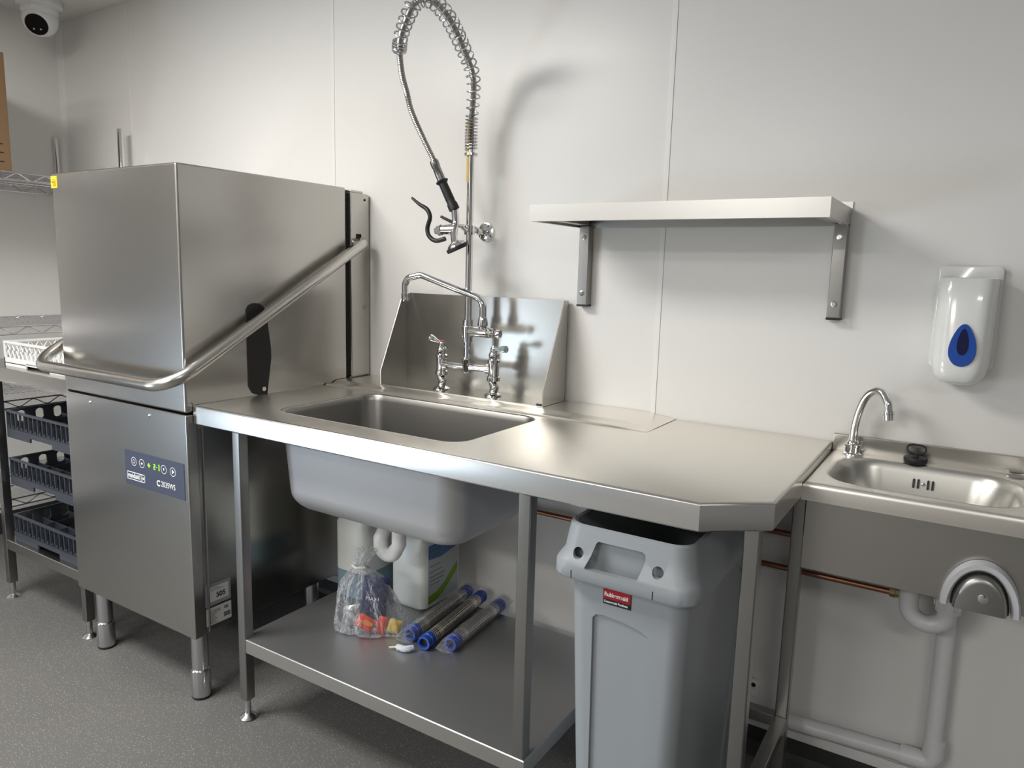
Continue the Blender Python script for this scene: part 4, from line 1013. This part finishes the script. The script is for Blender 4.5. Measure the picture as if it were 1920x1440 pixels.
# ------------------------------------------------------------------ wire shelving
wsx0, wsx1, wy0, wy1 = -3.680, -3.155, -1.30, -.055
wsh = thing('wire_shelving', (-3.44, -.66, FZ), 'chrome wire shelving unit along the left wall', 'shelving')
for px in (wsx0, wsx1):
    for py in (wy0, wy1):
        bm = B(); lathe(bm, [(0, 0), (.012, 0), (.0127, .01), (.0127, 1.808), (.011, 1.812), (0, 1.812)], (px, py, FZ), seg=16)
        for k in range(34): lathe(bm, [(.0127, -.001), (.0122, 0), (.0127, .001)], (px, py, .1+k*.05), seg=12)
        obj('post', bm, chrome, wsh, smooth=True)
for z in (1.557, .971, .682, .288):
    bm = B()
    for (a, b) in (((wsx0, wy0), (wsx1, wy0)), ((wsx0, wy1), (wsx1, wy1)), ((wsx0, wy0), (wsx0, wy1)), ((wsx1, wy0), (wsx1, wy1))):
        for dz in (0, -.030): tube(bm, [(a[0], a[1], z+dz), (b[0], b[1], z+dz)], .003, 6)
        L_ = math.hypot(b[0]-a[0], b[1]-a[1]); n = int(L_/.026); n += n % 2
        pp = [(a[0]+(b[0]-a[0])*k/n, a[1]+(b[1]-a[1])*k/n, z-.002-(.026 if k % 4 in (1, 2) else 0) + 0) for k in range(n+1)]
        pp = [(a[0]+(b[0]-a[0])*k/n, a[1]+(b[1]-a[1])*k/n, z-.015+.013*math.cos(PI*k/2)) for k in range(n+1)]
        tube(bm, smoothpath(pp, 2), .0022, 5)
    for xx in (wsx0+.15, wsx0+.31): tube(bm, [(xx, wy0, z-.006), (xx, wy1, z-.006)], .0028, 6)
    ny = 60
    for k in range(ny): yy = wy0+(wy1-wy0)*(k+.5)/ny; tube(bm, [(wsx0, yy, z), (wsx1, yy, z)], .0018, 5, cap=False)
    obj('wire_shelf', bm, chrome_wire, wsh, smooth=True, weld=False)
# cardboard box
cb = thing('cardboard_box', (-3.38, -.72, 1.56), 'tall brown cardboard box on the top wire shelf in the upper left corner', 'box')
bm = B(); box(bm, -3.60, -3.165, -1.0, -.480, 1.5605, 1.990); obj('carton', bm, card, cb, bevel=.003)
bm = B()
for z, l in ((1.662, .016), (1.630, .022), (1.597, .018)): box(bm, -3.165, -3.1642, -.513-l, -.505, z-.006, z-.0025)
obj('print', bm, ink, cb)
bm = B(); box(bm, -3.165, -3.1645, -1.0, -.482, 1.561, 1.569); obj('edge_fold', bm, card, cb)

# ------------------------------------------------------------------ security camera
cc = thing('security_camera', (-3.47, -.20, 2.2), 'white ceiling-mounted turret security camera in the upper left corner', 'camera')
px_, py_ = -3.475, -.19
bm = B(); lathe(bm, [(0, 0), (.088, 0), (.090, -.004), (.090, -.022), (.084, -.030), (.072, -.034), (.072, -.050), (.066, -.062), (.05, -.07), (0, -.07)], (px_, py_, CZ), seg=36); obj('mount', bm, white_gloss, cc, smooth=True)
sc_ = Vector((px_, py_, CZ-.076)); fd = Vector((.485, -.525, -.57)).normalized()
bm = B(); lathe(bm, [(0, -.069)]+[(.069*math.sin(a), -.069*math.cos(a)) for a in [PI*k/16 for k in range(1, 12)]]+[(.050, .047), (.046, .049), (0, .049)], sc_, fd, 32); ball = obj('ball_housing', bm, white_gloss, cc, smooth=True)
bm = B(); lathe(bm, [(.044, .0485), (.043, .052), (0, .053)], sc_, fd, 28); face = obj('lens_face', bm, bglass, ball, smooth=True)
u_, w_2 = frame_from(fd)
bm = B()
for s in (-.010, .012): lathe(bm, [(.004, .053), (.003, .0545), (0, .055)], sc_+u_*s*1.2+w_2*.018, fd, 12)
obj('infrared_led', bm, ringg, face, smooth=True)
